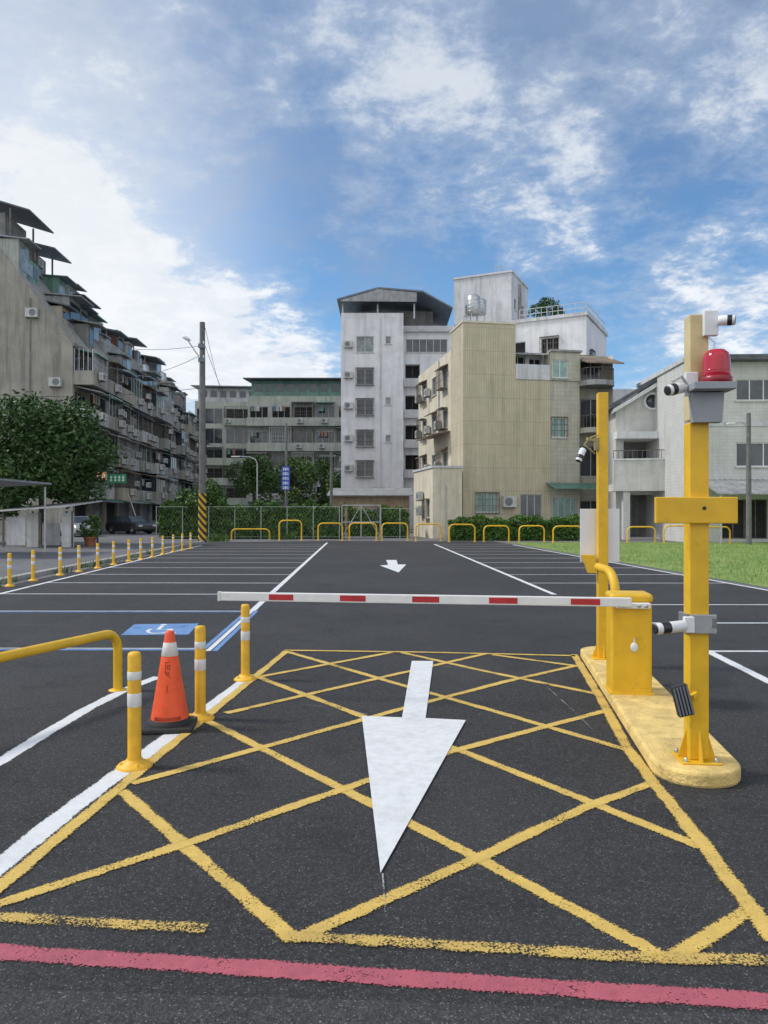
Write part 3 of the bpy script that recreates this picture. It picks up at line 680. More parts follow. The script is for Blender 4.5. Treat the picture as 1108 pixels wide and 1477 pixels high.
# ---- far blocks
def slab_block(name,label,loc,rz,W,D,floors,fh,wm,nb,styles,seed,roof=None,topm=None,cont=False):
    rng=random.Random(seed);e=thing(name,label,'building',loc,rz);fm=ffront(0);bw_=W/nb
    holes=[(k*bw_+.25,fl*fh+.15,bw_-.5,2.4) for fl in range(floors) for k in range(nb)]
    b=MB();shell(b,W,D,0,floors*fh+.6,{'front':holes});b.build('wall',M[wm],e)
    for h in holes:
        window(e,fm,*h,rng.choice(['void','glass','glass']),'alu',2,sill=False)
        fl=round((h[1]-.15)/fh);st=rng.choice(styles)
        if fl>0 and st!='none':
            balcony(e,fm,h[0]-.24,fl*fh,bw_-.02,fh,1.1,rng.choice([wm,wm,wm,'w_pale']),st,rng)
            if rng.random()<.35: awning(e,fm,h[0]-.2,h[0]+bw_-.5,fl*fh+fh-.25,1.5,rng.choice(['awn_grey','awn_green','awn_dark']))
            if rng.random()<.4: aircon(e,lambda a,d,zz:(a,-d-1.1,zz),h[0]+rng.uniform(0,1),fl*fh+.2)
    if roof:
        zt=floors*fh+.6
        b=MB();b.box(.4,W-.4,.6,D-.6,zt+.003,zt+2.2);b.build('roof_room',M[topm or 'awn_green'],e)
        for k in range(int(W/1.5)):
            b=MB();b.box(.8+k*1.5,1.8+k*1.5,.57,.597,zt+.7,zt+1.7);b.build('roof_window',M['glass'],e)
        b=MB();b.extr([(-.5,-.8,zt+2.2),(-.5,D,zt+3.1),(-.5,D,zt+3.25),(-.5,-.8,zt+2.35)],(W+1,0,0));b.build('roof',M[roof],e)
    return e
slab_block('apartment_building','long pale green apartment block behind the trees with rows of balconies',(-18.4,103,0),0,15,12,5,3.38,'w_palegreen',5,['cage','open','open','cage'],3,'awn_dark','awn_green')
slab_block('apartment_building','distant pale grey apartment block right of the utility pole',(-29.5,119,0),R(6),9.0,10,6,3.1,'w_palegreen',2,['cage','none','open'],4,'awn_grey','w_white2')
slab_block('apartment_building','distant narrow block peeping out behind the left apartment row',(-34.5,121,0),R(8),4.6,10,5,3.3,'w_warm',1,['cage','open'],5)
# ---- white building
Yw=77.0;e=thing('apartment_building','tall white six storey building with caged windows and open metal roof canopy','building',(-4.34,Yw,0),0)
kx=Yw/F
fm=ffront(0);W1=6.3;ZT=21.4
def zw(y): return H-(y-CY)*kx
spec=[]
for i,yc in enumerate((497,544,588,633,677)): spec.append((((514-492)*kx,zw(yc+11),1.75,1.6),i>0))
for yc in (490,578,632): spec.append((((556-492)*kx,zw(yc+6),.55,.75),False))
spec.append((((535-492)*kx,zw(725),1.5,1.4),True))
b=MB();shell(b,W1,12,0,ZT,{'front':[r for r,g in spec]});b.build('wall',M['w_white'],e)
for r,g in spec: window(e,fm,*r,'glass' if g else 'glass_curtained','alu',1 if r[2]>1 else 0,grille=g,gout=.35)
for yc in (497,541,585,632,675): aircon(e,fm,(497-492)*kx,zw(yc+5),.85,.65)
b=MB();b.fbox(fm,(549-492)*kx,(549-492)*kx+.1,.003,.1,0,ZT);b.build('drain_pipe',M['w_white2'],e)
fm2=ffront(2.0);hs=[]
for fl,yc in enumerate((538,584,628,672)): hs.append((W1+.25,zw(yc+12),1.5,2.1))
hs.append((W1+.3,zw(502),4.3,1.35))
b=MB();wallh(b,fm2,W1,11.6,0,ZT-.3,hs,.9)
b.add([(W1,2,ZT-.3),(11.6,2,ZT-.3),(11.6,12,ZT-.3),(W1,12,ZT-.3)],[(0,1,2,3)]);b.add([(11.6,2,0),(11.6,12,0),(11.6,12,ZT-.3),(11.6,2,ZT-.3)],[(0,1,2,3)])
b.build('recessed_wall',M['w_white'],e)
for h in hs[:4]:
    window(e,fm2,*h,'void','dkframe',1,sill=False,dep=.85)
    b=MB();b.fbox(fm2,h[0]-.15,h[0]+h[2]+.2,.003,.7,h[1]-.3,h[1]+.55);b.build('balcony',M['w_white2'],e)
window(e,fm2,*hs[4],'glass','alu',5,sill=True,dep=.2)
b=MB();b.fbox(fm2,W1+.02,11.6,.003,.5,zw(470)-.2,zw(470));b.build('cornice',M['w_white2'],e)
b=MB();b.box(0,W1,-.02,.15,ZT+.002,ZT+.5);b.build('parapet',M['w_white'],e)
prof=[(-.35,22.95),(3.75,24.1),(8.2,23.75),(11.2,22.1)]
b=MB();b.extr([(x,-.9,z) for x,z in prof]+[(x,-.9,z+.16) for x,z in reversed(prof)],(0,10,0));rf=b.build('canopy_roof',M['awn_blue'],e)
b=MB();b.extr([(0.0,-.88,22.85),(7.6,-.88,22.8),(7.6,-.88,23.7),(3.75,-.88,24.05),(0,-.88,22.95)],(0,.05,0));b.build('canopy_gable',M['awn_grey'],rf)
for x in (.15,3.7,7.4):
    for y_ in (.3,8):
        b=MB();b.box(x-.08,x+.08,y_-.08,y_+.08,ZT+.003,22.9);b.build('canopy_post',M['alu'],rf)
b=MB();b.box(1.6,9.5,3.5,8.5,ZT+.004,23.0);b.build('roof_room',M['w_dark'],e)  # dark wall colour paints the shade under the canopy roof
# ---- tower
e=thing('apartment_building','white stained stair tower with rooftop aerial rising behind the beige building','building',(7.4,80.5,0),R(-25))
b=MB();hs=[(1.2,22.5,.8,1.0)];rh=[(1.0,22.8,.9,1.1),(3.9,22.8,.9,1.1)];shell(b,6.2,6.5,0,26.3,{'front':hs,'right':rh});b.build('wall',M['w_white2'],e)
window(e,ffront(0),*hs[0],'glass','alu',0)
for h in rh: window(e,fright(6.2),*h,'glass','alu',0)
b=MB();b.box(-.12,6.32,-.12,6.62,26.302,26.5);b.build('parapet',M['w_white2'],e)
b=MB();b.box(6.22,6.5,2.6,2.9,19,25.8);b.build('drain_pipe',M['w_grey'],e)
b=MB();b.tube([(4,3,26.4),(4,3,28.2)],.04,6)
for k in range(4): b.tube([(3.5,3,27.2+k*.25),(4.5,3,27.2+k*.25)],.025,5)
b.build('aerial',M['steel'],e)
for i,(px,pt,pb) in enumerate(((683,425,462),(692,430,462))):
    p=P(px,pb,68+i*1.2);t=thing('water_tank',['left','right'][i]+' stainless steel rooftop water tank above the beige building edge','water tank',(p.x,p.y,p.z),0,'stainless rooftop water tanks')
    h=(pb-pt)/F*68
    b=MB();b.lathe([(.55,.5),(.6,.55),(.6,h-.25),(.45,h-.08),(.15,h),(0,h)],20);b.build('tank',M['steel'],t)
    for k in range(3): 
        b=MB();a=k*2.1;b.box(.45*math.cos(a)-.04,.45*math.cos(a)+.04,.45*math.sin(a)-.04,.45*math.sin(a)+.04,-4,.52);b.build('leg',M['steel'],t)
    for k in range(4):
        b=MB();z_=.7+k*(h-1.0)/4;b.lathe([(.598,z_),(.625,z_+.04),(.598,z_+.08)],20);b.build('rib',M['steel'],t)
# ---- right rear white block
e=thing('apartment_building','white block with roof railing and roof shrub behind the right half of the beige building','building',(8.6,70.5,0),R(-27))
hs=[(1.0,16.0,3.6,1.1),(6.0,15.6,1.6,1.6),(6.0,12.2,1.6,1.6)];rh=[(1.2,14.5,1.2,1.5),(5.5,14.5,1.2,1.5),(1.2,11,1.2,1.5)]
b=MB();shell(b,10,9,0,19.0,{'front':hs,'right':rh});b.build('wall',M['w_white'],e)
for h in hs: window(e,ffront(0),*h,'void','alu',2,grille=h[2]<2)
for h in rh: window(e,fright(10),*h,'glass','alu',1,grille=True)
b=MB();b.box(-.1,10.1,-.15,-.003,18.8,19.1);b.box(10.003,10.15,-.1,9,18.8,19.1);b.build('parapet',M['w_white2'],e)
b=MB()
for k in range(13): b.box(4+k*.5-.02,4+k*.5+.02,.1,.14,19.003,20)
for k in range(17): b.box(9.86,9.9,.2+k*.5,.24+k*.5,19.003,20)
for z_ in (19.5,19.97): b.box(4,10,.09,.13,z_,z_+.05);b.box(9.85,9.91,.14,8.7,z_,z_+.05)
b.build('roof_railing',M['alu'],e)
b=MB();b.box(3.2,5.0,3,5,19.003,19.6);b.build('planter',M['w_brown'],e)
# ---- beige building
Yb=52.0
e=thing('apartment_building','beige ribbed tile building with a blank front wall and cream side wall','building',(5.39,Yb,0),R(10))
fm=ffront(0)
gh_=[(.9,1.75,1.6,1.3)]
b=MB();shell(b,3.75,3.2,0,14.7,{'front':gh_});b.build('front_wall',M['w_beige'],e)
b=MB();b.box(-.06,3.8,-.06,3.26,14.702,14.82);b.build('coping',M['w_cream'],e)
window(e,fm,*gh_[0],'glass_green','alu',1,grille=True,gout=.12)
aircon(e,fm,2.75,2.1,.95,.75)
hs=[(4.1,.9,1.6,2.1)]
b=MB();wallh(b,ffront(.05),3.755,6.3,0,10.95,hs);b.build('lower_front_wall',M['w_beige'],e)
window(e,ffront(.05),*hs[0],'glass','alu',2)
hs=[(6.45,7.0,1.1,1.35),(6.5,.5,1.8,2.3)]
b=MB();wallh(b,ffront(.12),6.303,8.5,0,10.95,hs);b.add([(3.755,.13,10.95),(8.5,.13,10.95),(8.5,10,10.95),(3.755,10,10.95)],[(0,1,2,3)]);b.build('plain_front_wall',M['w_stone'],e)
window(e,ffront(.12),*hs[0],'glass_green','wplastic',1,grille=True,gout=.08);window(e,ffront(.12),*hs[1],'glass_green','alu',3,sill=False)
b=MB();b.box(3.76,6.25,-.02,.2,10.953,12.0);b.build('terrace_parapet',M['w_white2'],e)
hs=[(3.9,12.05,1.0,.75),(5.2,11.2,.9,1.5)]
b=MB();wallh(b,ffront(1.2),3.76,6.25,10.953,13.0,hs,.3);b.build('terrace_wall',M['w_white2'],e)
for h in hs: window(e,ffront(1.2),*h,'void','alu',1,sill=False,dep=.25)
awning(e,ffront(1.2),3.8,6.2,13.0,.9,'awn_grey')
hs=[(6.45,11.15,1.15,1.25)]
b=MB();wallh(b,ffront(.02),6.26,8.52,10.953,12.95,hs);b.box(6.26,8.52,.25,6,10.953,12.95);b.build('upper_wall',M['w_stone'],e)
window(e,ffront(.02),*hs[0],'glass_green','wplastic',1)
b=MB();b.box(6.26,8.6,-.15,.4,12.952,13.08);b.build('roof_edge',M['awn_grey'],e)
sh=[]
for z_ in (4.9,8.0,11.0):
    for s in (4.2,7.6,11.0): sh.append((s,z_,1.5,1.4))
b=MB();wallh(b,fleft(.02),3.2,14,0,13.5,sh);b.add([(.02,3.2,13.5),(11,3.2,13.5),(11,14,13.5),(.02,14,13.5)],[(0,1,2,3)]);b.add([(.02,14,0),(11,14,0),(11,14,13.5),(.02,14,13.5)],[(0,1,2,3)]);b.add([(11,.1,0),(11,14,0),(11,14,12.9),(11,.1,12.9)],[(0,1,2,3)]);b.build('side_wall',M['w_cream'],e)
for i,h in enumerate(sh):
    window(e,fleft(.02),*h,'glass','alu',1,grille=i%3!=1,gout=.5,hood='awn_brown' if i%2==0 else None)
    if i%4!=2: aircon(e,fleft(.02),h[0]+1.7,h[1]+.1)
b=MB();b.fbox(fleft(.02),6.6,6.7,.003,.1,0,13.4);b.build('drain_pipe',M['ac'],e)
awning(e,fleft(.02),3.4,8.5,7.6,1.4,'awn_brown')
for z_,m_ in ((7.3,'w_stone'),(10.6,'w_grey')):
    b=MB();po=[(8.53+1.2+1.2*math.cos(a),-.1-.9*math.sin(a)) for a in [math.pi-math.pi*k/12 for k in range(13)]]+[(10.95,-.1),(10.95,1.2),(8.53,1.2)]
    b.prism(po,z_,z_+.35);bl=b.build('balcony',M[m_],e)
    b=MB()
    for k in range(13):
        a=math.pi-math.pi*k/12;b.tube([(9.73+1.15*math.cos(a),-.1-.85*math.sin(a),z_+.352),(9.73+1.15*math.cos(a),-.1-.85*math.sin(a),z_+1.2)],.025,5)
    b.tube([(9.73+1.15*math.cos(a),-.1-.85*math.sin(a),z_+1.2) for a in [math.pi-math.pi*k/12 for k in range(13)]],.035,6);b.build('railing',M['dkframe'],bl)
b=MB();b.extr([(8.5,-1.2,12.0),(8.5,1.3,12.9),(8.5,1.3,12.98),(8.5,-1.2,12.1)],(2.7,0,0));b.build('awning',M['awn_brown'],e)
hs=[(8.9,7.7,1.7,2.2),(8.9,4.3,1.7,2.2),(8.9,.3,1.7,2.3),(8.9,10.96,1.7,1.6)]
b=MB();wallh(b,ffront(.9),8.53,11.0,0,12.95,hs);b.build('right_bay_wall',M['w_stone'],e)
for h in hs: window(e,ffront(.9),*h,'glass','alu',1,sill=False)
awning(e,ffront(.03),6.0,13.0,3.75,1.5,'awn_green',drop=.4)
for x in (11.6,12.9):
    b=MB();b.box(x-.05,x+.05,-1.4,-1.3,0,3.35);b.build('awning_post',M['steel'],e)
# annex
e=thing('annex','small cream flat roofed annex with a window air conditioner beside the beige building','building',(3.25,50.6,0),R(10))
lh=[(1.0,1.4,1.0,1.2)]
b=MB();shell(b,2.0,6,0,4.7,{'left':lh});b.build('wall',M['w_cream'],e)
window(e,fleft(0),*lh[0],'glass','alu',1,grille=True);aircon(e,fleft(0),2.6,1.6);aircon(e,fleft(0),2.6,2.6)
b=MB();b.box(-.08,2.05,-.08,6,4.702,4.85);b.build('coping',M['w_white2'],e)
b=MB();b.tube([(.9,-.06,.1),(.9,-.06,3.6)],.04,6);b.build('drain_pipe',M['ac'],e)
e=thing('shed','low brown shed with a grey sheet roof in front of the white building','shed',(-4.6,66,0),0)
b=MB();hs=[(2.8,1.0,1.4,1.1)];shell(b,6.8,4,0,3.2,{'front':hs});b.build('wall',M['w_brown'],e);window(e,ffront(0),*hs[0],'glass','alu',1)
b=MB();b.extr([(-.3,-.7,3.15),(-.3,4.3,3.9),(-.3,4.3,4.0),(-.3,-.7,3.25)],(7.4,0,0));b.build('roof',M['awn_grey'],e)
# ---- right house with pediment
e=thing('house','pale house with gable pediment, round window and deep balcony on the right','house',(15.2,50,0),R(-3))
b=MB()
cxr,czr=2.35,9.0
wallh(b,ffront(0),0,9.4,6.55,8.4,[])
b.add([(0,0,8.4),(9.4,0,8.4),(9.4,0,8.7),(4.7,0,11.52),(0,0,8.7)],[(0,1,2,3,4)])
hs=[(.5,3.9,8.4,2.55),(.5,.1,2.2,2.8),(3.6,.1,4.6,2.8)]
wallh(b,ffront(0),0,9.4,0,6.55,hs,1.8)
for xx in (0,9.4): b.add([(xx,0,0),(xx,10,0),(xx,10,8.7),(xx,0,8.7)],[(0,1,2,3)])
b.build('wall',M['w_house'],e)
for h in hs:
    b=MB();b.fbox(ffront(0),h[0]+.001,h[0]+h[2]-.001,-1.82,-1.78,h[1],h[1]+h[3]);rc=b.build('recess_wall',M['w_dark'],e)  # back wall coloured dark to paint the shade in the recess
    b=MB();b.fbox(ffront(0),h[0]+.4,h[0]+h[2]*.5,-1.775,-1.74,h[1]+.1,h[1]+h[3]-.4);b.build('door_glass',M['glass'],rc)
b=MB();b.extr([(-.5,-.55,8.45),(4.7,-.55,11.55),(9.9,-.55,8.45),(9.9,-.55,8.68),(4.7,-.55,11.82),(-.5,-.55,8.68)],(0,11,0));b.build('roof',M['awn_dark'],e)
b=MB();b.extr([(-.3,-.5,8.2),(4.7,-.5,11.2),(9.7,-.5,8.2),(9.7,-.5,8.45),(4.7,-.5,11.52),(-.3,-.5,8.45)],(0,.497,0));b.build('pediment_moulding',M['w_white'],e)
Mr=Matrix.Translation((cxr,-.0,czr))@Matrix.Rotation(R(90),4,'X')
b=MB();b.lathe([(.44,.0),(.44,.12),(.60,.12),(.60,.0)],28,Mr);o=b.build('round_window',M['w_white'],e)
b=MB();b.lathe([(.44,.004),(.44,.03),(0,.03)],24,Mr);b.build('pane',M['glass'],o)
# curved solid balcony front
def arcfront(z0,z1,o0,o1):
    po=[]
    for k in range(13):
        x=-.5+10.3*k/12;po.append((x,-o1-.9*math.sin(math.pi*k/12)))
    po2=[(x,y_+o1-o0) for x,y_ in reversed(po)]
    return po+po2
b=MB();po=[(-.5+10.3*k/12,-1.5-.7*math.sin(math.pi*k/12)) for k in range(13)]
b.prism(po+[(9.8,-.003),(-.5,-.003)],3.1,3.55)
inn=[(x,y_+.18) for x,y_ in reversed(po)]
b.prism(po+inn,3.553,5.05);bl=b.build('balcony',M['w_house'],e)
out_=[(x,y_-.05) for x,y_ in po];b=MB();b.prism(out_+[(x,y_+.05) for x,y_ in inn],5.053,5.15);b.build('balcony_coping',M['w_white'],bl)
b=MB()
for (x0,y0_),(x1,y1_) in zip(po,po[1:]):
    for j in range(3):
        f=j/3;x=x0+(x1-x0)*f;yv=y0_+(y1_-y0_)*f+.09;b.box(x-.015,x+.015,yv-.015,yv+.015,5.152,5.65)
    b.bar((x0,y0_+.09,5.67),(x1,y1_+.09,5.67),.05)
b.build('railing',M['dkframe'],bl)
for x in (0.1,3.05,9.0):
    b=MB();b.box(x,x+.42,-1.5,-1.05,0,3.098);b.build('column',M['w_tile'],e)
b=MB();b.box(-.15,9.5,-.9,-.003,6.5,6.95);b.build('upper_ledge',M['w_white'],e)
# ---- right tile building
e=thing('house','light grey tiled house with dark eaves at the right edge','house',(17.5,44.5,0),R(-2))
hs=[(3.0,8.25,2.4,1.25),(3.0,4.4,2.4,1.4),(.55,5.4,.6,1.2),(2.2,.2,2.6,2.3)]
b=MB();shell(b,9,9,0,10.5,{'front':hs});b.build('wall',M['w_tile'],e)
for h in hs[:3]: window(e,ffront(0),*h,'glass','wplastic',2 if h[2]>1 else 0,grille=False)
window(e,ffront(0),*hs[3],'void','dkframe',3,sill=False)
b=MB();b.box(1.6,9.6,-.75,9.4,10.502,10.8);b.build('eaves',M['awn_dark'],e)
b=MB();b.box(-.1,1.58,-.12,9,10.502,10.75);b.build('parapet',M['w_white2'],e)
b=MB();b.box(.0,9,-.06,-.003,6.75,7.0);b.build('string_course',M['w_white2'],e)
awning(e,ffront(0),.8,9.2,3.6,3.0,'awn_grey',drop=.9)
for x in (1.0,4.6,8.8):
    b=MB();b.box(x-.05,x+.05,-2.8,-2.7,0,2.75);b.build('awning_post',M['steel'],e)
slab_block('apartment_building','plain grey block far behind the pediment house',(20.5,72,0),0,7,8,4,3.2,'w_white2',2,['none'],9)
slab_block('apartment_building','dim grey block between the beige building and the pediment house',(17.0,84,0),0,7,8,5,3.0,'w_grey',2,['none','cage'],10)

# ------------------------------------------------------------------ trees and plants
def leaves(b,blobs,n,size,rng,shell_=.45):
    tot=sum(q[3]*q[4]+q[4]*q[5]+q[3]*q[5] for q in blobs)
    for (cx,cy,cz,rx,ry,rz) in blobs:
        k=int(n*(rx*ry+ry*rz+rx*rz)/tot)
        for _ in range(k):
            while True:
                x,y,z=(rng.gauss(0,1) for _ in range(3));l=math.sqrt(x*x+y*y+z*z)
                if l>.01:break
            r=(shell_+(1-shell_)*rng.random()**.6)*rng.choice([1,1,1,1.1,1.2]);p=Vector((cx+x/l*rx*r,cy+y/l*ry*r,cz+z/l*rz*r))
            u=Vector((rng.gauss(0,1),rng.gauss(0,1),rng.gauss(0,.6))).normalized();w=u.cross(Vector((rng.gauss(0,1),rng.gauss(0,1),rng.gauss(0,1)))).normalized()
            s=size*rng.uniform(.6,1.3)
            b.add([p-u*s,p+w*s*.45,p+u*s,p-w*s*.45],[(0,1,2,3)])
def tree(label,loc,h,cr_,crz,n,size,lm,seed,nblob=16,group=None,trunk_r=.16):
    rng=random.Random(seed);t=thing('tree',label,'tree',loc,0,group)
    cz=h-crz
    b=MB();b.tube([(0,0,0),(.05,.03,h*.25),(-.05,.05,cz*.8),(0,0,cz+crz*.3)],[trunk_r*1.25,trunk_r,trunk_r*.75,trunk_r*.3],8)
    blobs=[]
    for k in range(nblob):
        a=rng.uniform(0,6.28);rr=math.sqrt(rng.random())*.75;zz=rng.uniform(-.8,.8)
        rr*=math.sqrt(max(.15,1-zz*zz))
        c=(cr_*rr*math.cos(a),cr_*rr*math.sin(a),cz+crz*zz);s=rng.uniform(.24,.44)
        blobs.append((*c,cr_*s,cr_*s,crz*s*1.05))
        if k<8: b.tube([(0,0,cz*rng.uniform(.55,.9)),(c[0]*.5,c[1]*.5,(cz*.7+c[2])/2),c],[trunk_r*.45,trunk_r*.3,trunk_r*.1],6)
    b.build('trunk',M['bark'],t)
    b=MB();leaves(b,blobs,n,size,rng);b.build('crown',M[lm],t);return t
tree('broad dark green tree at the left edge in front of the gable wall',(-18.0,40,0),7.4,3.9,2.75,17000,.15,'leaf_dark',1,40)
tree('leafy tree behind the broad tree at the far left edge',(-22.5,43,0),6.6,3.0,2.6,7000,.16,'leaf_mid',12,26)
tree('small round tree beside the striped utility pole',(-12.3,51,0),4.2,1.7,1.5,3600,.13,'leaf_mid',2,14,trunk_r=.09)
tree('dense green tree behind the far fence left of the blue sign',(-13.3,78,0),7.6,2.7,2.6,5500,.17,'leaf_dark',3,20)
tree('dense green tree behind the blue sign',(-9.6,82,0),7.4,2.7,2.6,5500,.17,'leaf_mid',4,20)
tree('dense green tree between blue sign and white building',(-6.3,84,0),7.6,2.3,2.8,5500,.17,'leaf_dark',5,20)
tree('pale green sapling behind the far fence beside the shed',(-4.9,72,0),5.4,.9,1.9,1400,.14,'leaf_mid',6,8,trunk_r=.06)
rs=thing('shrub','bushy shrub growing on the flat roof above the beige building','plant',P(788,458,72.5))
b=MB();b.tube([(0,0,-.6),(0,0,1)],.06,6);b.build('stem',M['bark'],rs)
b=MB();leaves(b,[(-.8,0,.6,.9,.8,.7),(.3,0,.9,1.0,.8,.9),(1.1,.2,.5,.7,.7,.6),(-.2,0,1.5,.5,.5,.4)],1800,.13,random.Random(4));b.build('foliage',M['leaf_dark'],rs)
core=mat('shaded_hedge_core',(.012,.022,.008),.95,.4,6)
def hedge(label,x0,x1,Y,h,dp,n,size,lm,seed):
    rng=random.Random(seed);t=thing('hedge',label,'hedge',((x0+x1)/2,Y,0));w=(x1-x0)/2
    b=MB()
    for _ in range(n):
        x=rng.uniform(-w,w);f=rng.random()
        hh=h*(.93+.08*math.sin(x*2.1)+.06*math.sin(x*5.3))
        if f<.6: p=Vector((x,-dp/2+rng.gauss(0,.06),rng.uniform(.05,hh)))
        else: p=Vector((x,rng.uniform(-dp/2,dp/2),hh+rng.gauss(0,.06)))
        u=Vector((rng.gauss(0,1),rng.gauss(0,.7),rng.gauss(0,1))).normalized();v=u.cross(Vector((rng.gauss(0,1),rng.gauss(0,1),rng.gauss(0,1)))).normalized();s=size*rng.uniform(.6,1.4)
        b.add([p-u*s,p+v*s*.5,p+u*s,p-v*s*.5],[(0,1,2,3)])
    b.build('foliage',M[lm],t)
    b=MB();b.box(-w+.1,w-.1,-dp/2+.12,dp/2-.1,.0,h*.82);b.build('shaded_core',core,t)  # dark box paints the shade deep inside the hedge
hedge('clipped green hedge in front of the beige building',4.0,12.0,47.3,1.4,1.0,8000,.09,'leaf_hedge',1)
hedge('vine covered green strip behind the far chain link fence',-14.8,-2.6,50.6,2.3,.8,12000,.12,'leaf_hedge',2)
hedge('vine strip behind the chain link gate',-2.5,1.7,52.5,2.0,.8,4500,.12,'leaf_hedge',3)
rng=random.Random(9)
def blades(name,pts,label,cat,m):
    b=MB()
    for (x,y,h) in pts:
        a=rng.uniform(0,6.28);w=h*.09;dx,dy=math.cos(a)*w,math.sin(a)*w;lx,ly=rng.gauss(0,h*.35),rng.gauss(0,h*.35)
        b.add([(x-dx,y-dy,.005),(x+dx,y+dy,.005),(x+lx,y+ly,h)],[(0,1,2)])
    tag(b.build(name,M[m]),label,cat,None,'stuff')
pts=[]
for _ in range(30000):
    y=15+29*rng.random();x=rng.uniform(8.75-(y-17)*.06+.1,8.75+y*.45)
    pts.append((x,y,rng.uniform(.04,.12)))
blades('grass',pts,'short sunlit grass on the lawn at the right','grass','grass_blade')
pts=[]
for k in range(28):
    y=rng.uniform(16.5,44);x=-8.95-(y-17)*.054+rng.gauss(0,.10);s=rng.uniform(.06,.28)
    for _ in range(22): pts.append((x+rng.gauss(0,.12),y+rng.gauss(0,.16),s*rng.uniform(.4,1.1)))
for (px,py,n_) in ((312,781,180),(410,778,160)):
    c=G(px,py)
    for _ in range(n_): pts.append((c.x+rng.gauss(0,.4),c.y+rng.gauss(0,.4),rng.uniform(.15,.6)))
blades('weeds',pts,'weeds growing along the kerb under the yellow bollards','weeds','leaf_mid')
# ------------------------------------------------------------------ fence and gate
def fence(label,x0,x1,Y,h,n):
    t=thing('chain_link_fence',label,'fence',((x0+x1)/2,Y,0));w=(x1-x0)/2
    for k in range(n+1):
        b=MB();x=-w+2*w*k/n;b.tube([(x,0,0),(x,0,h+.05)],.03,8);b.build('post',M['fence_steel'],t)
    for z_,r_ in ((h,.02),(.15,.015)):
        b=MB();b.tube([(-w,0,z_),(w,0,z_)],r_,6);b.build('rail',M['fence_steel'],t)
    b=MB();st=.2;m=int(2*w/st);
    for k in range(m):
        x=-w+k*st
        b.bar((x,.03,.15),(min(x+h*.5,w),.03,h),.004);b.bar((x,.036,h),(min(x+h*.5,w),.036,.15),.004)
    b.build('mesh',M['fence_steel'],t)
fence('grey chain link fence along the far left end of the lot',-14.8,-2.9,49.6,2.1,7)
fence('short chain link fence right of the gate below the white building',-.2,2.3,50.2,2.0,2)
gt=thing('gate','wide steel framed chain link gate in the middle of the far fence','gate',(-1.5,49.8,0))
b=MB()
for x in (-1.25,0,1.25): b.tube([(x,0,.1),(x,0,2.2)],.04,8)
for z_ in (.12,1.1,2.2): b.tube([(-1.25,0,z_),(1.25,0,z_)],.035,8)
for s in (-1,1): b.tube([(0,0,2.2),(s*1.25,0,.12)],.025,6)
b.build('frame',M['steel'],gt)
b=MB()
for k in range(13): b.bar((-1.25+k*.2,.03,.12),(min(1.25,-.25+k*.2),.03,2.2),.005);b.bar((-1.25+k*.2,.037,2.2),(min(1.25,-.25+k*.2),.037,.12),.005)
b.build('mesh',M['fence_steel'],gt)
# ------------------------------------------------------------------ poles
up=thing('utility_pole','tall grey utility pole with striped base and street lamp arm','utility pole',(P(292,783,43.8).x,43.8,0))
S3=43.8/F;z3=lambda y:H-(y-CY)*S3;x3=lambda px:(px-292)*S3
b=MB();b.tube([(0,0,0),(0,0,z3(465))],[.215,.155],14);b.build('pole',M['concpole'],up)
b=MB();b.tube([(0,0,.02),(0,0,z3(712))],[.24,.23],16);b.build('striped_sleeve',M['hazard'],up)
b=MB();b.tube([(0,-.1,z3(520)),(x3(283),-.2,z3(508)),(x3(274),-.3,z3(494))],.035,6);la=b.build('lamp_arm',M['steel'],up)
b=MB();b.lathe([(.0,.12),(.13,.08),(.17,0),(.12,-.08),(0,-.1)],14,Matrix.Translation((x3(271),-.32,z3(490)))@Matrix.Rotation(R(30),4,'Y')@Matrix.Diagonal((1.7,1,1,1)));b.build('lamp_head',M['wplastic'],la)
for z_ in (z3(500),z3(520)):
    b=MB();b.box(-.18,.18,-.26,-.14,z_-.12,z_+.12);cm=b.build('cable_clamp',M['dgrey'],up)
    for x in (-.12,.12):
        b=MB();b.lathe([(.03,0),(.05,.04),(.03,.08),(.045,.12),(0,.16)],8,Matrix.Translation((x,-.20,z_+.12)));b.build('insulator',M['wplastic'],cm)
def pole(name,label,cat,px,yt,Y,r,m='concpole'):
    p=P(px,740,Y);t=thing(name,label,cat,(p.x,Y,0));z_=H-(yt-CY)*Y/F
    b=MB();b.tube([(0,0,0),(0,0,z_)],[r*1.2,r*.85],10);b.build('pole',M[m],t);return t,z_
sgp,zz=pole('sign_post','vertical blue sign with white characters on a grey post','sign',413,610,52,.09)
k=52/F
b=MB();b.box(-.30,.26,-.16,-.11,H-(707-CY)*k,H-(673-CY)*k);sg=b.build('sign_board',M['bluesign'],sgp,.01)
for i in range(5):
    b=MB()
    zc=H-(677-CY)*k-i*.318
    b.box(-.2,.16,-.166,-.1605,zc+.06,zc+.09);b.box(-.2,.16,-.166,-.1605,zc-.05,zc-.025);b.box(-.04,-.005,-.1665,-.161,zc-.11,zc+.1)
    b.box(-.2,-.17,-.1665,-.161,zc-.1,zc+.08);b.box(.13,.16,-.1665,-.161,zc-.1,zc+.08)
    b.box(-.15,.10,-.1662,-.1608,zc+.005,zc+.025)
    b.build('character',M['whitegl'],sg)
t,zz=pole('street_lamp','slim grey street lamp with curved arm before the far trees','street lamp',371,668,62,.06,'steel')
b=MB();b.tube([(0,0,zz),(-.15,0,zz+.3),(-.6,0,zz+.5),(-1.5,0,zz+.55)],.045,8);am=b.build('arm',M['steel'],t)
b=MB();b.box(-2.1,-1.4,-.12,.12,zz+.48,zz+.58);b.build('lamp_head',M['wplastic'],am,.03)
t,zz=pole('utility_pole','dark wooden utility pole in front of the white building','utility pole',478,652,60,.12)
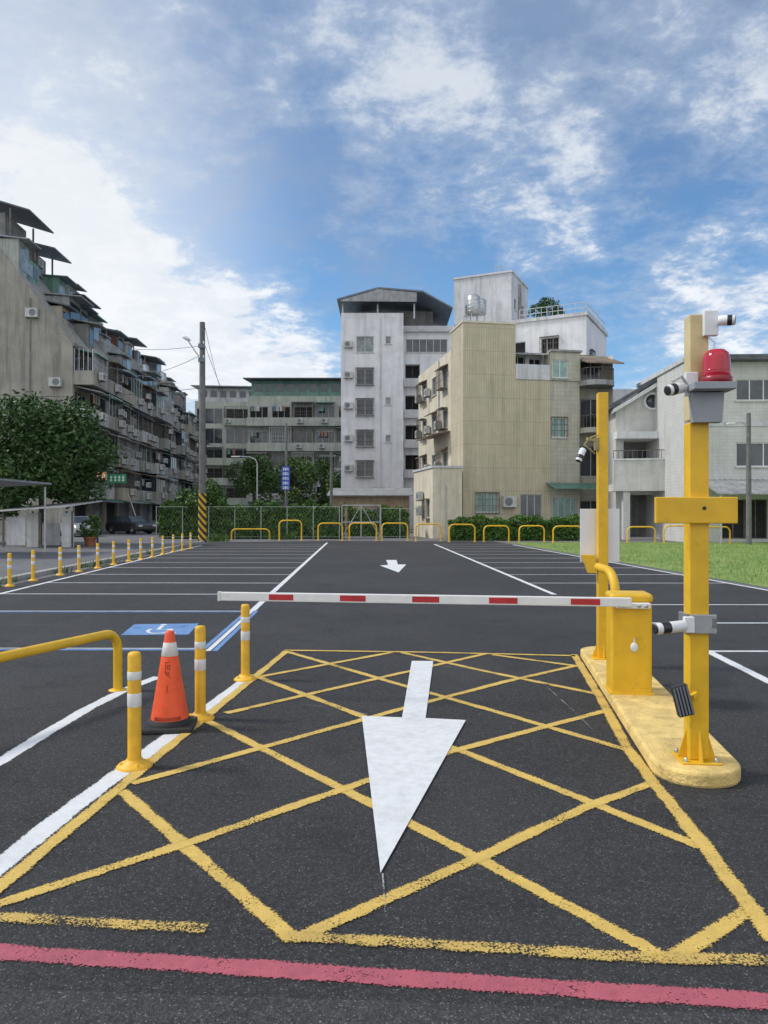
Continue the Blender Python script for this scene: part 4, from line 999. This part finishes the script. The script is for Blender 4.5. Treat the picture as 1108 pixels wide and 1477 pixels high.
b=MB();b.box(-.9,.4,-.06,.06,zz-.35,zz-.25);b.build('crossarm',M['dgrey'],t)
t,zz=pole('utility_pole','grey concrete pole with lamp at the right edge beside the tiled house','utility pole',1080,596,41,.13)
b=MB();b.tube([(0,-.05,zz-.7),(-.4,-.1,zz-.5),(-.9,-.1,zz-.55)],.03,6);am=b.build('lamp_arm',M['steel'],t)
b=MB();b.box(-1.2,-.8,-.2,0,zz-.62,zz-.52);b.build('lamp_head',M['wplastic'],am,.02)
def cable(label,a,b_,sag):
    a=Vector(a);b_=Vector(b_);pts=[a.lerp(b_,i/14)-Vector((0,0,sag*4*(i/14)*(1-i/14))) for i in range(15)]
    m=MB();m.tube(pts,.014,5);tag(m.build('power_cable',M['black']),label,'cable','overhead cables at the utility pole')
tp=up.location+Vector((0,-.15,0))
cable('uppermost overhead cable from the utility pole to the left',tp+Vector((-.2,0,z3(500))),(-27,58,16.5),1.0)
cable('second overhead cable from the utility pole toward the left blocks',tp+Vector((-.2,0,z3(515))),(-24.7,64,13.5),.8)
cable('low overhead cable from the utility pole off to the left edge',tp+Vector((0,0,z3(560))),(-26,42,8.6),.5)
cable('overhead cable from the utility pole back to the far grey block',tp+Vector((.2,0,z3(474))),(-24,118,19),1.4)
cable('lower overhead cable from the utility pole back to the far trees',tp+Vector((.2,0,z3(500))),(-22,118,17),1.4)
# ------------------------------------------------------------------ left side clutter
sh=thing('carport','lean steel carport with a grey sheet roof at the left edge','carport',(-15.6,30.5,0))
b=MB();b.extr([(-3.5,-2,2.75),(1.0,-2,2.95),(1.0,-2,3.02),(-3.5,-2,2.82)],(0,5,0));b.build('roof',M['awn_grey'],sh)
for x,y_ in ((.8,-1.9),(.8,2.8),(-.6,-1.9),(-3,-1.9)):
    b=MB();b.tube([(x,y_,0),(x,y_,2.85)],.045,8);b.build('post',M['steel'],sh)
for a_,b_,w_ in (((.8,-1.9,.4),(-.6,-1.9,2.2),.05),((-.6,-1.9,.9),(.8,-1.9,.9),.04)):
    b=MB();b.bar(a_,b_,w_);b.build('brace',M['steel'],sh)
st=thing('board_shelter','white sheet roofed shelter patched from pale boards beside the side road','shelter',(-17.0,38,0),R(-6))
b=MB();b.extr([(-2.0,-.9,1.75),(1.8,-.9,2.0),(1.8,2.6,2.3),(-2.0,2.6,2.05)],(0,0,.06));b.build('roof',M['awn_white'],st)
for i,(x0,x1,z0,z1,m_) in enumerate(((-1.9,-.9,.1,1.5,'awn_white'),(-.85,-.1,.0,1.7,'ac'),(-.05,.9,.1,1.2,'awn_grey'),(.95,1.6,.0,1.7,'awn_white'))):
    b=MB();b.box(x0,x1,-.04+i*.03,-.02+i*.03,z0,z1);b.build('board',M[m_],st)
for x in (-1.9,0,1.7):
    for y_ in (-.3,2.3):
        b=MB();b.box(x-.04,x+.04,y_-.04,y_+.04,0,1.8);b.build('post',M['dkframe'],st)
def car(label,loc,rz,paintm):
    t=thing('parked_car',label,'car',loc,rz,'cars parked along the left blocks')
    b=MB();pr=[(-2.15,.32),(-2.2,.62),(-2.1,.92),(-1.5,.98),(1.0,.98),(1.9,.86),(2.18,.68),(2.2,.38),(2.0,.24),(-2.0,.24)]
    b.extr([(x,-.86,z) for x,z in pr],(0,1.72,0));b.build('body',M[paintm],t,.09,seg=3)
    b=MB();lo=[(-1.75,.95),(1.15,.95)];hi=[(-1.25,1.44),(.45,1.46)]
    vs=[(lo[0][0],-.8,.95),(lo[1][0],-.8,.95),(lo[1][0],.8,.95),(lo[0][0],.8,.95),(hi[0][0],-.6,1.44),(hi[1][0],-.6,1.46),(hi[1][0],.6,1.46),(hi[0][0],.6,1.44)]
    b.add(vs,[(0,1,5,4),(1,2,6,5),(2,3,7,6),(3,0,4,7),(4,5,6,7)]);b.build('cabin',M[paintm],t,.05)
    def lerp4(f,m_=.1):
        p=[Vector(vs[i]) for i in f];c=sum(p,Vector())/4;n=(p[1]-p[0]).cross(p[3]-p[0]).normalized()
        if n.dot(c-Vector((-.3,0,1.1)))<0:n=-n
        return [c+(q-c)*(1-m_)+n*.012 for q in p]
    for f,nm in (((0,1,5,4),'side_window'),((3,2,6,7),'side_window'),((1,2,6,5),'windscreen'),((3,0,4,7),'rear_window')):
        b=MB();b.add(lerp4(f,.14),[(0,1,2,3)]);b.build(nm,M['glass'],t)
    for x in (-1.35,1.35):
        for y_ in (-.80,.80):
            Mx=Matrix.Translation((x,y_,.32))@Matrix.Rotation(R(90),4,'X')
            b=MB();b.lathe([(.2,-.11),(.30,-.11),(.32,-.07),(.32,.07),(.30,.11),(.2,.11)],20,Mx);wl=b.build('wheel',M['tyre'],t)
            b=MB();b.lathe([(.0,-.115),(.2,-.105),(.2,.105),(0,.115)],16,Mx);b.build('rim',M['steel'],wl)
    for s in (-1,1):
        b=MB();b.box(2.12,2.215,s*.66-.16,s*.66+.16,.62,.76);b.build('headlight',M['lampglass'],t,.02)
        b=MB();b.box(-2.215,-2.12,s*.66-.14,s*.66+.14,.68,.86);b.build('tail_light',M['redlamp'],t,.02)
    return t
car('black car parked by the shops under the left apartment row',(-20.6,62,0),R(-35),'carblack')
car('white car parked farther along the left apartment row',(-19.9,69.5,0),R(-62),'carwhite')
car('silver car parked behind the board shelter under the left trees',(-22.3,55.5,0),R(-50),'carsilver')
def scooter(label,loc,rz,pm):
    t=thing('scooter',label,'scooter',loc,rz,'scooters parked by the left shops')
    for x in (-.6,.62):
        b=MB();Mx=Matrix.Translation((x,0,.24))@Matrix.Rotation(R(90),4,'X');b.lathe([(.1,-.05),(.22,-.05),(.24,0),(.22,.05),(.1,.05)],16,Mx);b.build('wheel',M['tyre'],t)
    b=MB();b.extr([(-.85,-.13,.5),(-.75,-.13,.72),(-.1,-.13,.68),(-.05,-.13,.3),(.35,-.13,.26),(.35,-.13,.34),(.5,-.13,.9),(.58,-.13,.88),(.5,-.13,.22),(-.3,-.13,.2)],(0,.26,0));b.build('body',M[pm],t,.03)
    b=MB();b.box(-.8,-.05,-.14,.14,.72,.80);b.build('seat',M['rubber'],t,.03)
    b=MB();b.tube([(.42,-.32,1.0),(.52,0,.96),(.42,.32,1.0)],.02,6);b.tube([(.62,0,.25),(.5,0,.95)],.03,6);b.build('handlebar',M['black'],t)
    b=MB();b.lathe([(.08,0),(.07,.05),(0,.06)],12,Matrix.Translation((.57,0,.86))@Matrix.Rotation(R(90),4,'Y'));b.build('headlight',M['lampglass'],t)
scooter('dark scooter parked left of the black car',(-21.9,57.8,0),R(-40),'carblack')
scooter('red scooter parked close behind the dark scooter',(-23.0,60.5,0),R(-30),'carred')
scooter('silver scooter parked between the black car and the white car',(-19.9,65.3,0),R(-20),'carsilver')
for px,py0,py1,w,Y,m_,lab in ((146,681,693,.8,60.5,'orangesign','small orange shop sign hanging on the left apartment row'),(169,684,697,1.5,62.5,'greensign','green shop sign with white lettering on the left apartment row')):
    p=P(px,py1,Y);t=thing('shop_sign',lab,'sign',p)
    h=(py1-py0)/F*Y
    b=MB();b.box(-w/2,w/2,-.06,.06,0,h);sb=b.build('sign_box',M[m_],t,.01)
    for k in range(4):
        b=MB();x=-w*.38+k*w*.22;b.box(x,x+w*.14,-.066,-.0605,h*.3,h*.38);b.box(x,x+w*.14,-.066,-.0605,h*.62,h*.7);b.box(x+w*.05,x+w*.09,-.067,-.061,h*.2,h*.82);b.build('character',M['whitegl'],sb)
    b=MB();b.bar((-w/2,.06,h*.5),(-w/2-2.0,.4,h*.5),.06);b.build('bracket',M['dkframe'],t)
ld=thing('ladder','pale ladder leaning near the white car','ladder',(-21.0,66,0),R(20))
for y_ in (-.25,.25):
    b=MB();b.bar((0,y_,0),(-1.1,y_,3.4),.07);b.build('rail',M['ac'],ld)
for k in range(9):
    b=MB();f=(k+1)/10;b.bar((-1.1*f,-.25,3.4*f),(-1.1*f,.25,3.4*f),.05);b.build('rung',M['ac'],ld)
for i,(px,Y,lab) in enumerate(((262,52,'terracotta pot with a leafy plant left of the small round tree'),(274,51,'terracotta pot with a leafy plant under the small round tree'),(130,39,'potted plant beside the board shelter'))):
    p=P(px,740,Y);t=thing('potted_plant',lab,'plant',(p.x,Y,0))
    b=MB();b.lathe([(.22,0),(.3,.4),(.33,.42),(.33,.48),(.27,.48)],16);b.build('pot',M['terracotta'],t)
    b=MB();leaves(b,[(0,0,.9,.5,.5,.5),(.2,.1,1.3,.3,.3,.35)],400,.12,random.Random(i));b.build('foliage',M['leaf_mid'],t)

# ------------------------------------------------------------------ sky, sun, camera
AZ,EL=R(-84),R(46)
sund=Vector((math.sin(AZ)*math.cos(EL),math.cos(AZ)*math.cos(EL),math.sin(EL)))
w=bpy.data.worlds.new('World');SC.world=w;w.use_nodes=True
t=NT(w.node_tree);bgn=w.node_tree.nodes['Background']
sky=t.new('ShaderNodeTexSky',sky_type='NISHITA');sky.sun_disc=False;sky.sun_elevation=EL;sky.sun_rotation=AZ;sky.air_density=1.0;sky.dust_density=.5;sky.ozone_density=1.8
tc=t.new('ShaderNodeTexCoord');d=tc.outputs['Generated']
sx=t.new('ShaderNodeSeparateXYZ');t.link(d,sx.inputs[0])
zc=t.math('ADD',t.math('MAXIMUM',sx.outputs[2],0.0),.22)
vm=t.new('ShaderNodeVectorMath',operation='DIVIDE');t.link(d,vm.inputs[0]);cb=t.new('ShaderNodeCombineXYZ')
for i in range(3): t.link(zc,cb.inputs[i])
t.link(cb.outputs[0],vm.inputs[1]);p=vm.outputs[0]
nA=t.noise(p,2.6,6,.55,.2);nB=t.noise(p,8.5,9,.66,.2);nC=t.noise(p,1.0,7,.62,.5);nD=t.noise(p,20,7,.62,.2)
dens=t.math('ADD',t.math('MULTIPLY',nA,.40),t.math('ADD',t.math('MULTIPLY',nB,.43),t.math('MULTIPLY',nD,.17)))
def dotdir(px,py):
    v=Vector(((px-CX)/F,1,(CY-py)/F)).normalized()
    n=t.new('ShaderNodeVectorMath',operation='DOT_PRODUCT');t.link(d,n.inputs[0]);n.inputs[1].default_value=v
    return n.outputs['Value']
def blob(px,py,rdeg,amt):
    global dens
    dens=t.math('ADD',dens,t.mr(dotdir(px,py),math.cos(R(rdeg)),1.0,0,amt))
blob(20,290,8,.10);blob(110,380,8,.12);blob(230,440,8,.13);blob(360,500,7,.12);blob(450,530,5,.06);blob(790,290,7,.07);blob(960,110,10,.03);blob(600,120,8,.03);blob(1080,440,9,.07);blob(0,210,8,.04);blob(520,300,4,.05);blob(620,60,8,.03)
blob(430,350,9,-.08);blob(600,410,8,-.08);blob(950,250,6,-.06);blob(300,250,8,-.05);blob(720,420,6,-.05);blob(480,200,7,-.03)
mask=t.mr(dens,.525,.64)
soft=t.mr(dens,.42,.60,0,.42)
cc=t.mix(t.mr(sx.outputs[2],.22,.5),(8.6,8.9,9.3),(6.4,6.9,7.6))
cc=t.mix(t.mr(nB,.40,.62,.35,0),cc,(4.8,5.5,6.6))
skyc=t.mix(1.0,sky.outputs[0],(.92,1.22,1.40),'MULTIPLY')
veil=t.mr(t.math('ADD',t.math('ADD',t.math('MULTIPLY',nC,.6),t.math('MULTIPLY',nB,.4)),t.mr(sx.outputs[2],.3,.6,0,.2)),.46,.74,0,.55)
skyc=t.mix(veil,skyc,(2.9,3.6,4.9))
hz=t.mr(sx.outputs[2],.0,.19,.6,0)
skyc=t.mix(hz,skyc,(6.2,7.4,8.6))
skyc=t.mix(soft,skyc,(5.4,6.3,7.6))
fin=t.mix(t.math('MULTIPLY',mask,.92),skyc,cc)
gl=t.mr(dotdir(-120,330),math.cos(R(26)),1.0,0,.55)
fin=t.mix(gl,fin,(8.8,9.0,9.1))
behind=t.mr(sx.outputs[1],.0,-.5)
fin=t.mix(t.math('MULTIPLY',behind,.75),fin,(11.5,11.5,11.5))  # brighter sky added out of view behind the camera as fill light
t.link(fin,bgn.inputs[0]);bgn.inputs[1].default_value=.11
sl=bpy.data.lights.new('Sun','SUN');sl.energy=2.6;sl.angle=R(10);sl.color=(1,.95,.86);so=bpy.data.objects.new('Sun',sl);C.objects.link(so)
so.rotation_euler=(-sund).to_track_quat('-Z','Y').to_euler()
cam=bpy.data.cameras.new('Camera');cam.sensor_fit='VERTICAL';cam.sensor_height=36;cam.lens=36*F/1477;cam.clip_end=5000;cam.shift_y=.001
co=bpy.data.objects.new('Camera',cam);C.objects.link(co);co.location=(0,0,H);co.rotation_euler=(R(90),0,0);SC.camera=co
SC.view_settings.view_transform='Standard';SC.view_settings.look='None';SC.view_settings.exposure=0
